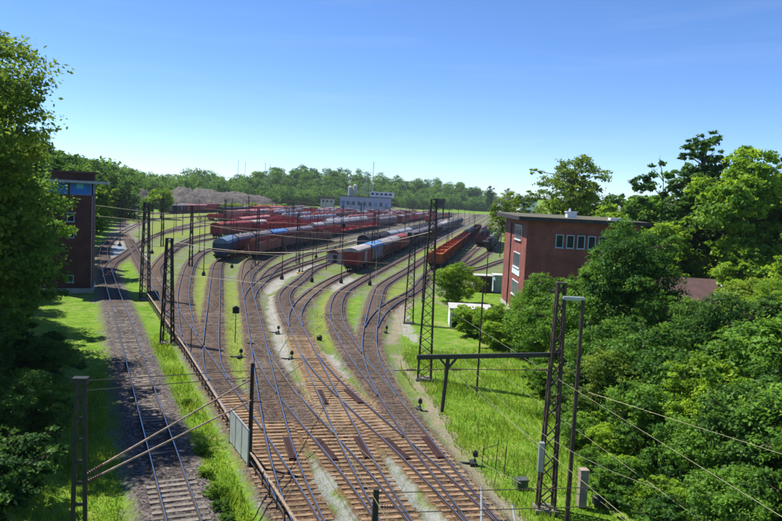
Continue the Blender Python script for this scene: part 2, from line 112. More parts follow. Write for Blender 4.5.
 'X186': [(-128.01,344.86),(-128.28,345.81),(-128.53,346.77),(-128.76,347.72),(-128.96,348.68),(-129.13,349.64),(-129.27,350.61),(-129.37,351.57),(-129.45,352.54),(-129.48,353.52),(-129.49,354.49),(-129.47,355.47),(-129.42,356.45),(-129.35,357.44),(-129.26,358.42),(-129.15,359.41),(-128.91,361.38),(-128.64,363.36),(-128.22,366.33),(-121.41,412.86),(-120.53,418.79),(-119.92,422.75),(-119.15,427.69),(-117.71,436.58),(-19.66,1042.0)],
 'X193': [(-133.5,360.95),(-133.77,361.9),(-134.01,362.85),(-134.24,363.81),(-134.43,364.77),(-134.6,365.73),(-134.73,366.69),(-134.83,367.66),(-134.9,368.62),(-134.93,369.6),(-134.92,370.57),(-134.89,371.55),(-134.83,372.53),(-134.75,373.51),(-134.65,374.49),(-134.4,376.46),(-134.11,378.44),(-133.81,380.41),(-132.87,386.34),(-126.05,428.82),(-123.34,445.61),(-24.16,1058.0)],
}
GROUND_ZONES = {
 'lush': [
  [(-35.56,96.07),(-22.61,67.76),(-18.25,58.03),(-13.59,49.45),(-10.74,42.57),(-8.3,36.69),(-6.55,32.08),(-4.91,32.26),(-6.91,36.34),(-8.92,40.77),(-11.03,45.41),(-13.19,50.01),(-15.97,55.9),(-19.98,64.01),(-25.01,74.87),(-32.87,94.19)],
  [(-52.44,138.72),(-51.17,143.87),(-37.85,108.34),(-39.96,107.46)],
  [(-37.84,92.43),(-29.76,73.57),(-24.23,61.05),(-17.74,45.36),(-14.55,38.71),(-11.48,31.52),(-25.02,29.99),(-67.7,81.84)],
  [(-149.65,361.55),(-108.02,278.9),(-56.06,136.69),(-54.59,125.85),(-101.32,219.16)],
  [(0.88,90.23),(1.69,73.77),(1.3,63.6),(3.33,53.22),(4.67,44.9),(5.88,39.24),(7.36,33.65),(32.55,36.5),(129.22,151.71),(21.38,116.87),(19.71,127.84),(10.26,121.36),(8.52,120.68),(4.36,107.4)],
  [(-6.0,106.87),(-4.02,113.3),(-4.19,95.05),(-4.09,81.87),(-5.58,88.28),(-6.04,100.75)]],
 'mid': [
  [(-10.45,110.83),(-8.67,117.76),(-8.75,97.95),(-7.07,82.96),(-4.95,72.13),(-6.19,71.33),(-8.86,79.31),(-9.31,91.75)],
  [(-28.0,119.25),(-25.25,120.46),(-18.45,90.44),(-13.48,70.02),(-11.86,61.89),(-10.74,52.54),(-15.09,65.14),(-19.4,82.72)],
  [(-38.95,146.29),(-37.16,147.29),(-25.0,96.99),(-20.49,76.11),(-24.85,88.36),(-30.77,111.27)],
  [(-59.45,178.87),(-65.05,208.71),(-56.53,184.8),(-50.51,156.71),(-52.53,158.18)],
  [(-126.48,368.71),(-157.91,627.21),(-61.75,247.71),(-65.74,208.1),(-77.85,231.03)],
  [(-1.55,116.73),(1.85,132.37),(5.33,126.26),(1.34,106.33),(-0.26,89.88)]],
 'pale': [
  [(-66.01,160.86),(-79.41,200.87),(-101.84,276.88),(-103.79,296.73),(-79.24,217.25),(-55.22,162.15),(-43.77,131.41),(-49.2,140.54),(-61.38,167.2),(-51.11,131.35),(-46.53,121.39),(-49.36,121.65)],
  [(-18.03,107.91),(-15.33,100.42),(-11.33,78.63),(-8.29,62.67),(-8.87,60.7),(-12.24,75.5),(-15.69,91.33)],
  [(-7.47,71.02),(-4.98,68.81),(-2.99,60.17),(-3.83,60.0),(-5.61,65.23)],
  [(-22.12,114.87),(-20.4,114.27),(-21.8,129.84),(-19.89,156.98),(-13.42,158.17),(-18.4,131.43),(-17.8,114.05),(-18.31,107.81)],
  [(-10.13,121.23),(-8.04,136.28),(-5.92,132.16),(-7.65,122.27),(-8.68,113.92)],
  [(3.57,76.87),(1.68,111.93),(0.88,94.99),(1.21,82.08)]],
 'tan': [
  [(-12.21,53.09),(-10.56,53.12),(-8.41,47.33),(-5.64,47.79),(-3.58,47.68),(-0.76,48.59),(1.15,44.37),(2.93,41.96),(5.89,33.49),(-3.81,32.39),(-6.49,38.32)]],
 'grey': [
  [(-4.25,41.28),(-3.89,41.16),(-1.74,35.58),(-0.84,32.73),(-1.87,32.61),(-3.28,37.07)],
  [(0.11,41.73),(0.47,41.62),(1.9,37.46),(3.02,33.92),(3.26,33.19),(2.2,33.07),(1.08,36.57)]],
 'sand': [
  [(-12.21,53.09),(-10.56,53.12),(-8.41,47.33),(-5.64,47.79),(-4.52,47.53),(-8.13,61.59),(-11.09,76.37),(-8.06,77.18),(-5.26,68.74),(-2.99,60.17),(1.16,46.74),(2.65,42.43),(5.89,33.49),(-3.81,32.39),(-6.49,38.32)],
  [(-12.91,100.29),(-11.32,99.88),(-10.49,114.45),(-9.6,127.34),(-11.46,128.07),(-12.47,114.93)],
  [(-24.84,117.78),(-23.28,119.87),(-28.99,151.87),(-31.64,150.39)],
  [(-37.16,109.88),(-34.72,110.91),(-42.83,131.89),(-47.35,150.88),(-51.25,158.99),(-45.5,134.32)]],
}
DIRT_PATHS = [[(3.6, 107.13), (1.56, 96.91), (1.11, 85.3), (0.43, 76.07)], [(1.15, 70.26), (2.58, 61.32), (3.67, 53.81), (4.24, 47.87), (4.83, 43.1), (5.79, 38.51), (7.07, 34.17)], [(7.19, 109.48), (9.07, 105.96), (11.83, 103.95), (17.06, 104.73)], [(7.46, 114.09), (9.38, 121.02)]]
RAILING_A = [(-32.77, 96.56), (-23.77, 76.57), (-17.95, 63.75), (-13.09, 52.61), (-9.54, 44.38)]
RAILING_B = [(-7.36, 39.29), (-5.38, 34.9), (-3.7, 31.07), (2.16, 17.92)]
rng = np.random.default_rng(7)
random.seed(7)

# ---------------------------------------------------------------- helpers
def tag(o, label=None, cat=None, group=None, kind=None):
    if label: o['label'] = label
    if cat: o['category'] = cat
    if group: o['group'] = group
    if kind: o['kind'] = kind
    return o

def empty(name, loc, rz=0.0, label=None, cat=None, group=None):
    o = bpy.data.objects.new(name, None)
    o.empty_display_size = 0.3
    o.location = loc
    o.rotation_euler = (0, 0, rz)
    COL.objects.link(o)
    return tag(o, label, cat, group)

def put(name, mesh, parent=None, loc=(0, 0, 0), rz=0.0, scale=None):
    o = bpy.data.objects.new(name, mesh)
    o.location = loc
    o.rotation_euler = (0, 0, rz)
    if scale: o.scale = scale
    COL.objects.link(o)
    if parent: o.parent = parent
    return o

class MB:
    """collects simple solids and turns them into one mesh"""
    def __init__(s): s.v, s.f, s.m = [], [], []
    def add(s, vs, fs, mi=0):
        b = len(s.v); s.v += [tuple(v) for v in vs]
        s.f += [tuple(b + i for i in f) for f in fs]; s.m += [mi] * len(fs)
        return s
    def box(s, c, d, rz=0.0, mi=0):
        x, y, z = d[0] / 2, d[1] / 2, d[2] / 2
        ca, sa = math.cos(rz), math.sin(rz)
        vs = []
        for dz in (-z, z):
            for dx, dy in ((-x, -y), (x, -y), (x, y), (-x, y)):
                vs.append((c[0] + dx * ca - dy * sa, c[1] + dx * sa + dy * ca, c[2] + dz))
        return s.add(vs, [(3, 2, 1, 0), (4, 5, 6, 7), (0, 1, 5, 4), (1, 2, 6, 5), (2, 3, 7, 6), (3, 0, 4, 7)], mi)
    def bar(s, p, q, w, h=None, mi=0, up=(0, 0, 1)):
        h = h or w
        p, q = Vector(p), Vector(q); d = (q - p).normalized(); u = Vector(up)
        if abs(d.dot(u)) > .97: u = Vector((1, 0, 0))
        a = d.cross(u).normalized() * w / 2; b = d.cross(a).normalized() * h / 2
        vs = [p - a - b, p + a - b, p + a + b, p - a + b, q - a - b, q + a - b, q + a + b, q - a + b]
        return s.add(vs, [(0, 1, 2, 3), (7, 6, 5, 4), (0, 4, 5, 1), (1, 5, 6, 2), (2, 6, 7, 3), (3, 7, 4, 0)], mi)
    def tube(s, p, q, r0, r1=None, n=8, mi=0, cap=True):
        r1 = r0 if r1 is None else r1
        p, q = Vector(p), Vector(q); d = (q - p).normalized(); u = Vector((0, 0, 1))
        if abs(d.dot(u)) > .97: u = Vector((1, 0, 0))
        a = d.cross(u).normalized(); b = d.cross(a).normalized()
        vs = [p + (a * math.cos(t) + b * math.sin(t)) * r0 for t in [2 * math.pi * i / n for i in range(n)]]
        vs += [q + (a * math.cos(t) + b * math.sin(t)) * r1 for t in [2 * math.pi * i / n for i in range(n)]]
        fs = [(i, (i + 1) % n, n + (i + 1) % n, n + i) for i in range(n)]
        if cap: fs += [tuple(range(n))[::-1], tuple(range(n, 2 * n))]
        return s.add(vs, fs, mi)
    def path(s, pts, r, n=5, mi=0):
        for p, q in zip(pts, pts[1:]): s.tube(p, q, r, r, n, mi)
        return s
    def extrude(s, prof, y0, y1, mi=0, caps=True):
        """profile (x,z) swept along y"""
        n = len(prof)
        vs = [(x, y0, z) for x, z in prof] + [(x, y1, z) for x, z in prof]
        fs = [(i, n + i, n + (i + 1) % n, (i + 1) % n) for i in range(n)]
        if caps: fs += [tuple(range(n)), tuple(range(2 * n - 1, n - 1, -1))]
        return s.add(vs, fs, mi)
    def mesh(s, name, mats, smooth=False):
        me = bpy.data.meshes.new(name)
        me.from_pydata(s.v, [], s.f)
        for mt in (mats if isinstance(mats, (list, tuple)) else [mats]): me.materials.append(mt)
        me.polygons.foreach_set('material_index', s.m)
        if smooth: me.polygons.foreach_set('use_smooth', [True] * len(s.f))
        me.update()
        return me

def np_mesh(name, V, F, mat, smooth=False, attr=None):
    """V (n,3), F (m,k) of constant k"""
    me = bpy.data.meshes.new(name)
    V = np.asarray(V, np.float32); F = np.asarray(F, np.int32)
    k = F.shape[1]
    me.vertices.add(len(V)); me.vertices.foreach_set('co', V.ravel())
    me.loops.add(F.size); me.loops.foreach_set('vertex_index', F.ravel())
    me.polygons.add(len(F)); me.polygons.foreach_set('loop_start', np.arange(len(F), dtype=np.int32) * k)
    if smooth: me.polygons.foreach_set('use_smooth', np.ones(len(F), bool))
    me.update(calc_edges=True)
    for nm, dat in (attr or {}).items():
        a = me.attributes.new(nm, 'FLOAT', 'POINT'); a.data.foreach_set('value', np.asarray(dat, np.float32))
    for mt in (mat if isinstance(mat, (list, tuple)) else [mat]): me.materials.append(mt)
    return me

# ---------------------------------------------------------------- materials
def mat(name, col, rough=.7, metal=0.0, var=.25, scale=3.0, bump=0.0, bscale=40.0, col2=None, spec=.4):
    """plain procedural material: two tones broken up by noise, optional fine relief"""
    mt = bpy.data.materials.new(name); mt.use_nodes = True
    n, l = mt.node_tree.nodes, mt.node_tree.links
    b = n['Principled BSDF']
    b.inputs['Roughness'].default_value = rough
    b.inputs['Metallic'].default_value = metal
    b.inputs['Specular IOR Level'].default_value = spec
    tc = n.new('ShaderNodeTexCoord')
    no = n.new('ShaderNodeTexNoise'); no.inputs['Scale'].default_value = scale; no.inputs['Detail'].default_value = 6; no.inputs['Roughness'].default_value = .65
    l.new(tc.outputs['Object'], no.inputs['Vector'])
    rp = n.new('ShaderNodeValToRGB')
    c2 = col2 or tuple(c * (1 - var) for c in col)
    c1 = col if col2 else tuple(min(1, c * (1 + var)) for c in col)
    rp.color_ramp.elements[0].position = .33; rp.color_ramp.elements[0].color = (*c2, 1)
    rp.color_ramp.elements[1].position = .67; rp.color_ramp.elements[1].color = (*c1, 1)
    l.new(no.outputs[0], rp.inputs[0]); l.new(rp.outputs[0], b.inputs['Base Color'])
    if bump:
        n2 = n.new('ShaderNodeTexNoise'); n2.inputs['Scale'].default_value = bscale; n2.inputs['Detail'].default_value = 4
        l.new(tc.outputs['Object'], n2.inputs['Vector'])
        bp = n.new('ShaderNodeBump'); bp.inputs['Strength'].default_value = bump; bp.inputs['Distance'].default_value = .05
        l.new(n2.outputs[0], bp.inputs['Height']); l.new(bp.outputs[0], b.inputs['Normal'])
    return mt

def brick_mat(name, c1, c2, mortar, axis='xz'):
    mt = bpy.data.materials.new(name); mt.use_nodes = True
    n, l = mt.node_tree.nodes, mt.node_tree.links
    b = n['Principled BSDF']; b.inputs['Roughness'].default_value = .85
    g = n.new('ShaderNodeNewGeometry'); tc = n.new('ShaderNodeTexCoord')
    sep = n.new('ShaderNodeSeparateXYZ'); l.new(tc.outputs['Object'], sep.inputs[0])
    add = n.new('ShaderNodeMath'); add.operation = 'ADD'; l.new(sep.outputs[0], add.inputs[0]); l.new(sep.outputs[1], add.inputs[1])
    cmb = n.new('ShaderNodeCombineXYZ'); l.new(add.outputs[0], cmb.inputs[0]); l.new(sep.outputs[2], cmb.inputs[1])
    br = n.new('ShaderNodeTexBrick'); l.new(cmb.outputs[0], br.inputs['Vector'])
    br.inputs['Scale'].default_value = 1.0; br.inputs['Brick Width'].default_value = .26; br.inputs['Row Height'].default_value = .083
    br.inputs['Mortar Size'].default_value = .008
    br.inputs['Color1'].default_value = (*c1, 1); br.inputs['Color2'].default_value = (*c2, 1); br.inputs['Mortar'].default_value = (*mortar, 1)
    no = n.new('ShaderNodeTexNoise'); no.inputs['Scale'].default_value = .55; no.inputs['Detail'].default_value = 8; l.new(tc.outputs['Object'], no.inputs['Vector'])
    mr = n.new('ShaderNodeMapRange'); mr.inputs['From Min'].default_value = .3; mr.inputs['From Max'].default_value = .7; mr.inputs['To Min'].default_value = .65; mr.inputs['To Max'].default_value = 1.25
    l.new(no.outputs[0], mr.inputs[0])
    mx = n.new('ShaderNodeVectorMath'); mx.operation = 'SCALE'; l.new(br.outputs[0], mx.inputs[0]); l.new(mr.outputs[0], mx.inputs['Scale'])
    l.new(mx.outputs[0], b.inputs['Base Color'])
    bp = n.new('ShaderNodeBump'); bp.inputs['Strength'].default_value = .4; bp.inputs['Distance'].default_value = .01; bp.invert = True
    l.new(br.outputs['Fac'], bp.inputs['Height']); l.new(bp.outputs[0], b.inputs['Normal'])
    return mt

def glass_mat(name, col, rough=.06):
    mt = bpy.data.materials.new(name); mt.use_nodes = True
    b = mt.node_tree.nodes['Principled BSDF']
    b.inputs['Base Color'].default_value = (*col, 1); b.inputs['Roughness'].default_value = rough
    b.inputs['Specular IOR Level'].default_value = .5; b.inputs['IOR'].default_value = 1.5
    return mt

def leaf_mat(name, dark, light, trans=.35):
    mt = bpy.data.materials.new(name); mt.use_nodes = True
    n, l = mt.node_tree.nodes, mt.node_tree.links
    for x in list(n): n.remove(x)
    out = n.new('ShaderNodeOutputMaterial')
    at = n.new('ShaderNodeAttribute'); at.attribute_name = 'tint'
    oi = n.new('ShaderNodeObjectInfo')
    mr = n.new('ShaderNodeMapRange'); mr.inputs['To Min'].default_value = -.22; mr.inputs['To Max'].default_value = .22; l.new(oi.outputs['Random'], mr.inputs[0])
    ad = n.new('ShaderNodeMath'); ad.use_clamp = True; l.new(at.outputs['Fac'], ad.inputs[0]); l.new(mr.outputs[0], ad.inputs[1])
    rp = n.new('ShaderNodeValToRGB'); rp.color_ramp.elements[0].color = (*dark, 1); rp.color_ramp.elements[1].color = (*light, 1)
    l.new(ad.outputs[0], rp.inputs[0])
    d = n.new('ShaderNodeBsdfDiffuse'); t = n.new('ShaderNodeBsdfTranslucent'); g = n.new('ShaderNodeBsdfGlossy')
    g.inputs['Roughness'].default_value = .55; g.inputs['Color'].default_value = (.9, .95, .9, 1)
    hs = n.new('ShaderNodeHueSaturation'); hs.inputs['Hue'].default_value = .485; hs.inputs['Value'].default_value = 1.5; l.new(rp.outputs[0], hs.inputs['Color'])
    l.new(rp.outputs[0], d.inputs['Color']); l.new(hs.outputs[0], t.inputs['Color'])
    m1 = n.new('ShaderNodeMixShader'); m1.inputs[0].default_value = trans; l.new(d.outputs[0], m1.inputs[1]); l.new(t.outputs[0], m1.inputs[2])
    m2 = n.new('ShaderNodeMixShader'); m2.inputs[0].default_value = .012; l.new(m1.outputs[0], m2.inputs[1]); l.new(g.outputs[0], m2.inputs[2])
    l.new(m2.outputs[0], out.inputs[0])
    return mt

M = {}
M['rail_side'] = mat('rail_rust', (.075, .045, .032), .8, .2, .3, 4)
M['rail_top'] = mat('rail_polished_steel', (.45, .47, .52), .28, 1.0, .12, 2)
M['rail_dull'] = mat('rail_dull_steel', (.20, .19, .20), .45, .9, .2, 2)
M['sleeper'] = mat('bleached_oak', (.40, .265, .15), .85, 0, .3, 5, .5, 30, col2=(.19, .12, .068))
M['sleeper_dark'] = mat('dark_oak', (.115, .078, .055), .9, 0, .3, 6, .5, 30, col2=(.06, .042, .033))
M['sleeper_conc'] = mat('concrete_sleeper', (.29, .25, .20), .85, 0, .2, 5, .3, 30, col2=(.13, .11, .095))
M['dark_iron'] = mat('dark_iron', (.028, .030, .030), .6, .3, .35, 5)
M['mast_green'] = mat('mast_paint', (.024, .032, .028), .6, .2, .4, 3, col2=(.055, .045, .035))
M['mast_rust'] = mat('mast_rusty', (.11, .072, .05), .75, .2, .4, 2.5, col2=(.03, .028, .026))
M['galv'] = mat('galvanised', (.36, .39, .40), .5, .5, .15, 2)
M['wire'] = mat('copper_wire', (.10, .085, .06), .5, .6, .2, 1)
M['wire_light'] = mat('bronze_wire', (.20, .195, .11), .5, .3, .2, 1)
M['insul'] = mat('insulator_glaze', (.10, .06, .045), .25, 0, .3, 8)
M['concrete'] = mat('concrete', (.42, .41, .385), .9, 0, .18, 1.2, .25, 25)
M['concrete_white'] = mat('limewashed_concrete', (.72, .72, .70), .9, 0, .12, 1.0, .2, 25)
M['screen'] = mat('grey_screen_sheet', (.38, .43, .44), .6, .2, .12, 1.5)
M['pipe'] = mat('railing_pipe', (.46, .36, .26), .65, .3, .35, 3, col2=(.22, .15, .10))
M['asph'] = mat('asphalt', (.07, .068, .066), .95, 0, .25, 1.5, .3, 60)
M['brick_dark'] = brick_mat('dark_clinker_brick', (.135, .042, .034), (.085, .028, .025), (.085, .055, .048))
M['brick_red'] = brick_mat('red_brick', (.30, .075, .052), (.20, .048, .038), (.19, .11, .09))
M['brick_grey'] = brick_mat('grey_brown_brick', (.19, .105, .085), (.125, .072, .06), (.15, .11, .095))
M['roof_felt'] = mat('roof_felt', (.125, .115, .072), .95, 0, .2, .35, .3, 30, col2=(.085, .082, .05))
M['fascia'] = mat('fascia_board', (.035, .033, .032), .7, 0, .3, 2)
M['tile'] = mat('brown_roof_tile', (.10, .056, .045), .85, 0, .25, 1.2, .3, 12)
M['win_white'] = mat('window_paint', (.70, .74, .76), .5, 0, .06, 3)
M['win_blue'] = mat('window_paint_blue', (.42, .56, .66), .5, 0, .08, 3)
M['glass'] = glass_mat('window_glass', (.02, .028, .035))
M['glass_blue'] = mat('sky_reflect_blue', (.035, .20, .62), .35, 0, .12, .8, spec=.3)  # sky reflection put into the blue base colour of the tower panes
M['glass_cyan'] = mat('cyan_pane', (.10, .55, .66), .35, 0, .1, .8, spec=.3)  # plain cyan colour for the small upper pane
M['bark'] = mat('bark', (.085, .066, .05), .95, 0, .3, 3, .6, 14)
M['bark_grey'] = mat('bark_grey', (.15, .135, .115), .95, 0, .3, 3, .6, 14)
M['soil_dark'] = mat('wet_iron', (.02, .017, .016), .7, .2, .3, 8)
M['leaf_mid'] = leaf_mat('leaf_mid', (.022, .085, .012), (.175, .345, .030), .44)
M['leaf_bright'] = leaf_mat('leaf_bright', (.060, .165, .010), (.30, .46, .028), .44)
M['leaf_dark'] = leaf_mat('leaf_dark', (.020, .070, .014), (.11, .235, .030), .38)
M['leaf_olive'] = leaf_mat('leaf_olive', (.040, .100, .012), (.225, .330, .030), .44)
M['leaf_far'] = leaf_mat('leaf_far', (.034, .105, .018), (.165, .315, .036), .4)
M['grass'] = leaf_mat('grass_blades', (.070, .165, .010), (.29, .41, .035), .45)

def vary(mt, lo, hi):
    """piece-to-piece brightness differences"""
    n, l = mt.node_tree.nodes, mt.node_tree.links
    b = n['Principled BSDF']; src = b.inputs['Base Color'].links[0].from_socket
    oi = n.new('ShaderNodeObjectInfo'); mr = n.new('ShaderNodeMapRange'); mr.inputs['To Min'].default_value = lo; mr.inputs['To Max'].default_value = hi
    l.new(oi.outputs['Random'], mr.inputs[0])
    v = n.new('ShaderNodeVectorMath'); v.operation = 'SCALE'; l.new(src, v.inputs[0]); l.new(mr.outputs[0], v.inputs['Scale']); l.new(v.outputs[0], b.inputs['Base Color'])
vary(M['sleeper'], .5, 1.1); vary(M['sleeper_dark'], .6, 1.4); vary(M['sleeper_conc'], .55, 1.1)
# ---------------------------------------------------------------- ground: one sheet to the horizon
def inside(poly, X, Y):
    r = np.zeros(X.shape, bool); n = len(poly); j = n - 1
    for i in range(n):
        xi, yi = poly[i]; xj, yj = poly[j]
        c = ((yi > Y) != (yj > Y)) & (X < (xj - xi) * (Y - yi) / (yj - yi + 1e-12) + xi)
        r ^= c; j = i
    return r

def resample(pts, ds):
    pts = np.asarray(pts, float); seg = np.linalg.norm(np.diff(pts, axis=0), axis=1); s = np.r_[0, np.cumsum(seg)]
    n = max(2, int(round(s[-1] / ds)) + 1); t = np.linspace(0, s[-1], n)
    return np.c_[np.interp(t, s, pts[:, 0]), np.interp(t, s, pts[:, 1])]

T1X = np.array([p[0] for p in TRACKS['T1']]); T1Y = np.array([p[1] for p in TRACKS['T1']])
def smooth01(t): t = np.clip(t, 0, 1); return t * t * (3 - 2 * t)
GZ = -.42
# foot of the woods behind the yard, near left to far right; the wooded hill rises behind it
FRONT = np.array([(-60, 120), (-78, 190), (-118, 300), (-162, 410), (-190, 500), (-180, 640), (-127, 780), (-80, 860), (-9, 950), (66, 1030), (190, 1160), (350, 1260), (700, 1330), (1500, 1400)], float)
def front_dist(x, y):
    x = np.asarray(x, float); y = np.asarray(y, float)
    best = np.full(x.shape, 1e9); sign = np.ones(x.shape)
    for a, b in zip(FRONT, FRONT[1:]):
        d = b - a; L2 = d @ d
        t = np.clip(((x - a[0]) * d[0] + (y - a[1]) * d[1]) / L2, 0, 1)
        dx, dy = x - a[0] - t * d[0], y - a[1] - t * d[1]
        r = np.hypot(dx, dy); s = np.where(d[0] * dy - d[1] * dx > 0, 1.0, -1.0)
        m_ = r < best; best = np.where(m_, r, best); sign = np.where(m_, s, sign)
    return best * sign
def ground_h(x, y):
    x = np.asarray(x, float); y = np.asarray(y, float)
    tx = np.interp(y, T1Y[:40], T1X[:40])
    bank = smooth01((tx - 4.5 - x) / 17) * 6.0
    bank = bank * (1 - smooth01((y - 62) / 26)) + smooth01((-52 - x - (y - 100) * .28) / 40) * 5 * smooth01((y - 70) / 20)
    xr = 15 + (y - 30) * .30
    rb = np.clip((x - xr) * .17, 0, 6.0) * smooth01((x - xr) / 6) * (1 - smooth01((y - 62) / 36))
    d = front_dist(x, y)
    hill = smooth01((d - 4) / 85) * (1 - smooth01((d - 110) / 90)) * (.3 + .7 * smooth01((x + 185) / 70)) * np.interp(y, [150, 420, 560, 690, 760, 860, 960, 1200], [3, 4, 6, 10, 40, 42, 29, 25])
    return GZ + bank + rb + hill

def axis(lo, hi, fine0, fine1, f0, f1=None, grow=1.12):
    a = [fine0]
    while a[-1] < fine1: a.append(a[-1] + (f0 if f1 is None else max(f0, f1 * a[-1])))
    st = a[-1] - a[-2]
    while a[-1] < hi: st *= grow; a.append(a[-1] + st)
    b = [fine0]; st = f0
    while b[-1] > lo: st *= grow; b.append(b[-1] - st)
    return np.array(b[::-1] + a[1:])
xs = axis(-4500, 4500, -62, 34, .28)
ys = axis(-400, 6000, 20, 240, .26, .0105)
GX, GY = np.meshgrid(xs, ys)
dist = np.full(GX.shape, 99.0)
near_tr = {k: resample(v, .5) for k, v in TRACKS.items()}
def splat(D, pts, R):
    for px, py in pts:
        i0, i1 = np.searchsorted(xs, (px - R, px + R)); j0, j1 = np.searchsorted(ys, (py - R, py + R))
        if i1 > i0 and j1 > j0:
            w = D[j0:j1, i0:i1]; np.minimum(w, np.hypot(GX[j0:j1, i0:i1] - px, GY[j0:j1, i0:i1] - py), out=w)
for k, v in near_tr.items(): splat(dist, v[v[:, 1] < 300], 3.2)
d1 = np.full(GX.shape, 99.0); splat(d1, near_tr['T1'][near_tr['T1'][:, 1] < 118], 4.5)
dist = np.minimum(dist, np.maximum(d1 - .45, 0) + 0 * dist)
dpath = np.full(GX.shape, 99.0)
for p in DIRT_PATHS: splat(dpath, resample(p, .3), 1.6)
def lump(x, y, s, ph): return np.sin(x * s + ph) * np.sin(y * s * 1.13 + ph * 1.7) + .5 * np.sin(x * s * 2.3 + y * s * 1.9 + ph)
edge = .10 * lump(GX, GY, 2.1, .3)
ballast = 1 - smooth01((dist + edge - 1.33) / .36)
shoulder = 1 - smooth01((dist - 1.35) / .65)
Z = ground_h(GX, GY)
zone = {}
for k, polys in GROUND_ZONES.items():
    a = np.zeros(GX.shape, bool)
    for p in polys: a |= inside(p, GX + .25 * lump(GX, GY, 1.3, 1), GY + .4 * lump(GX, GY, 1.1, 2))
    zone[k] = a.astype(float)
uu = GX * math.cos(math.radians(9.2)) - GY * math.sin(math.radians(9.2))
strip = ((uu > -24.6) & (uu < -22.4) & (GY > 190) & (GY < 620)) | ((uu > -118.5) & (uu < -114.5) & (GY > 420)) 
zone['mid'] = np.maximum(zone['mid'], strip)
outside = (GX > 34) | (GX < -150) | (uu < -190) | (uu > 3) & (GY > 115) | (GY > 1150) | (GY < 18)
T2X = np.array([p[0] for p in TRACKS['T2']]); T2Y = np.array([p[1] for p in TRACKS['T2']])
j_ = int(np.argmax(T2Y > 135))
t1x_ = np.interp(GY, T1Y[:40], T1X[:40]); t2x_ = np.interp(GY, T2Y[:j_], T2X[:j_])
strip1 = (GX > t1x_ + .8) & (GX < t2x_ - 2.0) & (GY < 112)
outside |= strip1
outside |= (np.interp(GY, T1Y[:40], T1X[:40]) - GX > 3.5) & (GY < 330)
zone['lush'] = np.maximum(zone['lush'], outside)
Z = Z * (1 - shoulder) + (-.205) * shoulder
Z = Z + (1 - shoulder) * .05 * lump(GX, GY, .9, .5) * (GY < 200) + .018 * rng.standard_normal(GX.shape) * (GY < 120)
ny, nx = GX.shape
idx = np.arange(nx * ny).reshape(ny, nx)
F = np.stack([idx[:-1, :-1], idx[:-1, 1:], idx[1:, 1:], idx[1:, :-1]], -1).reshape(-1, 4)

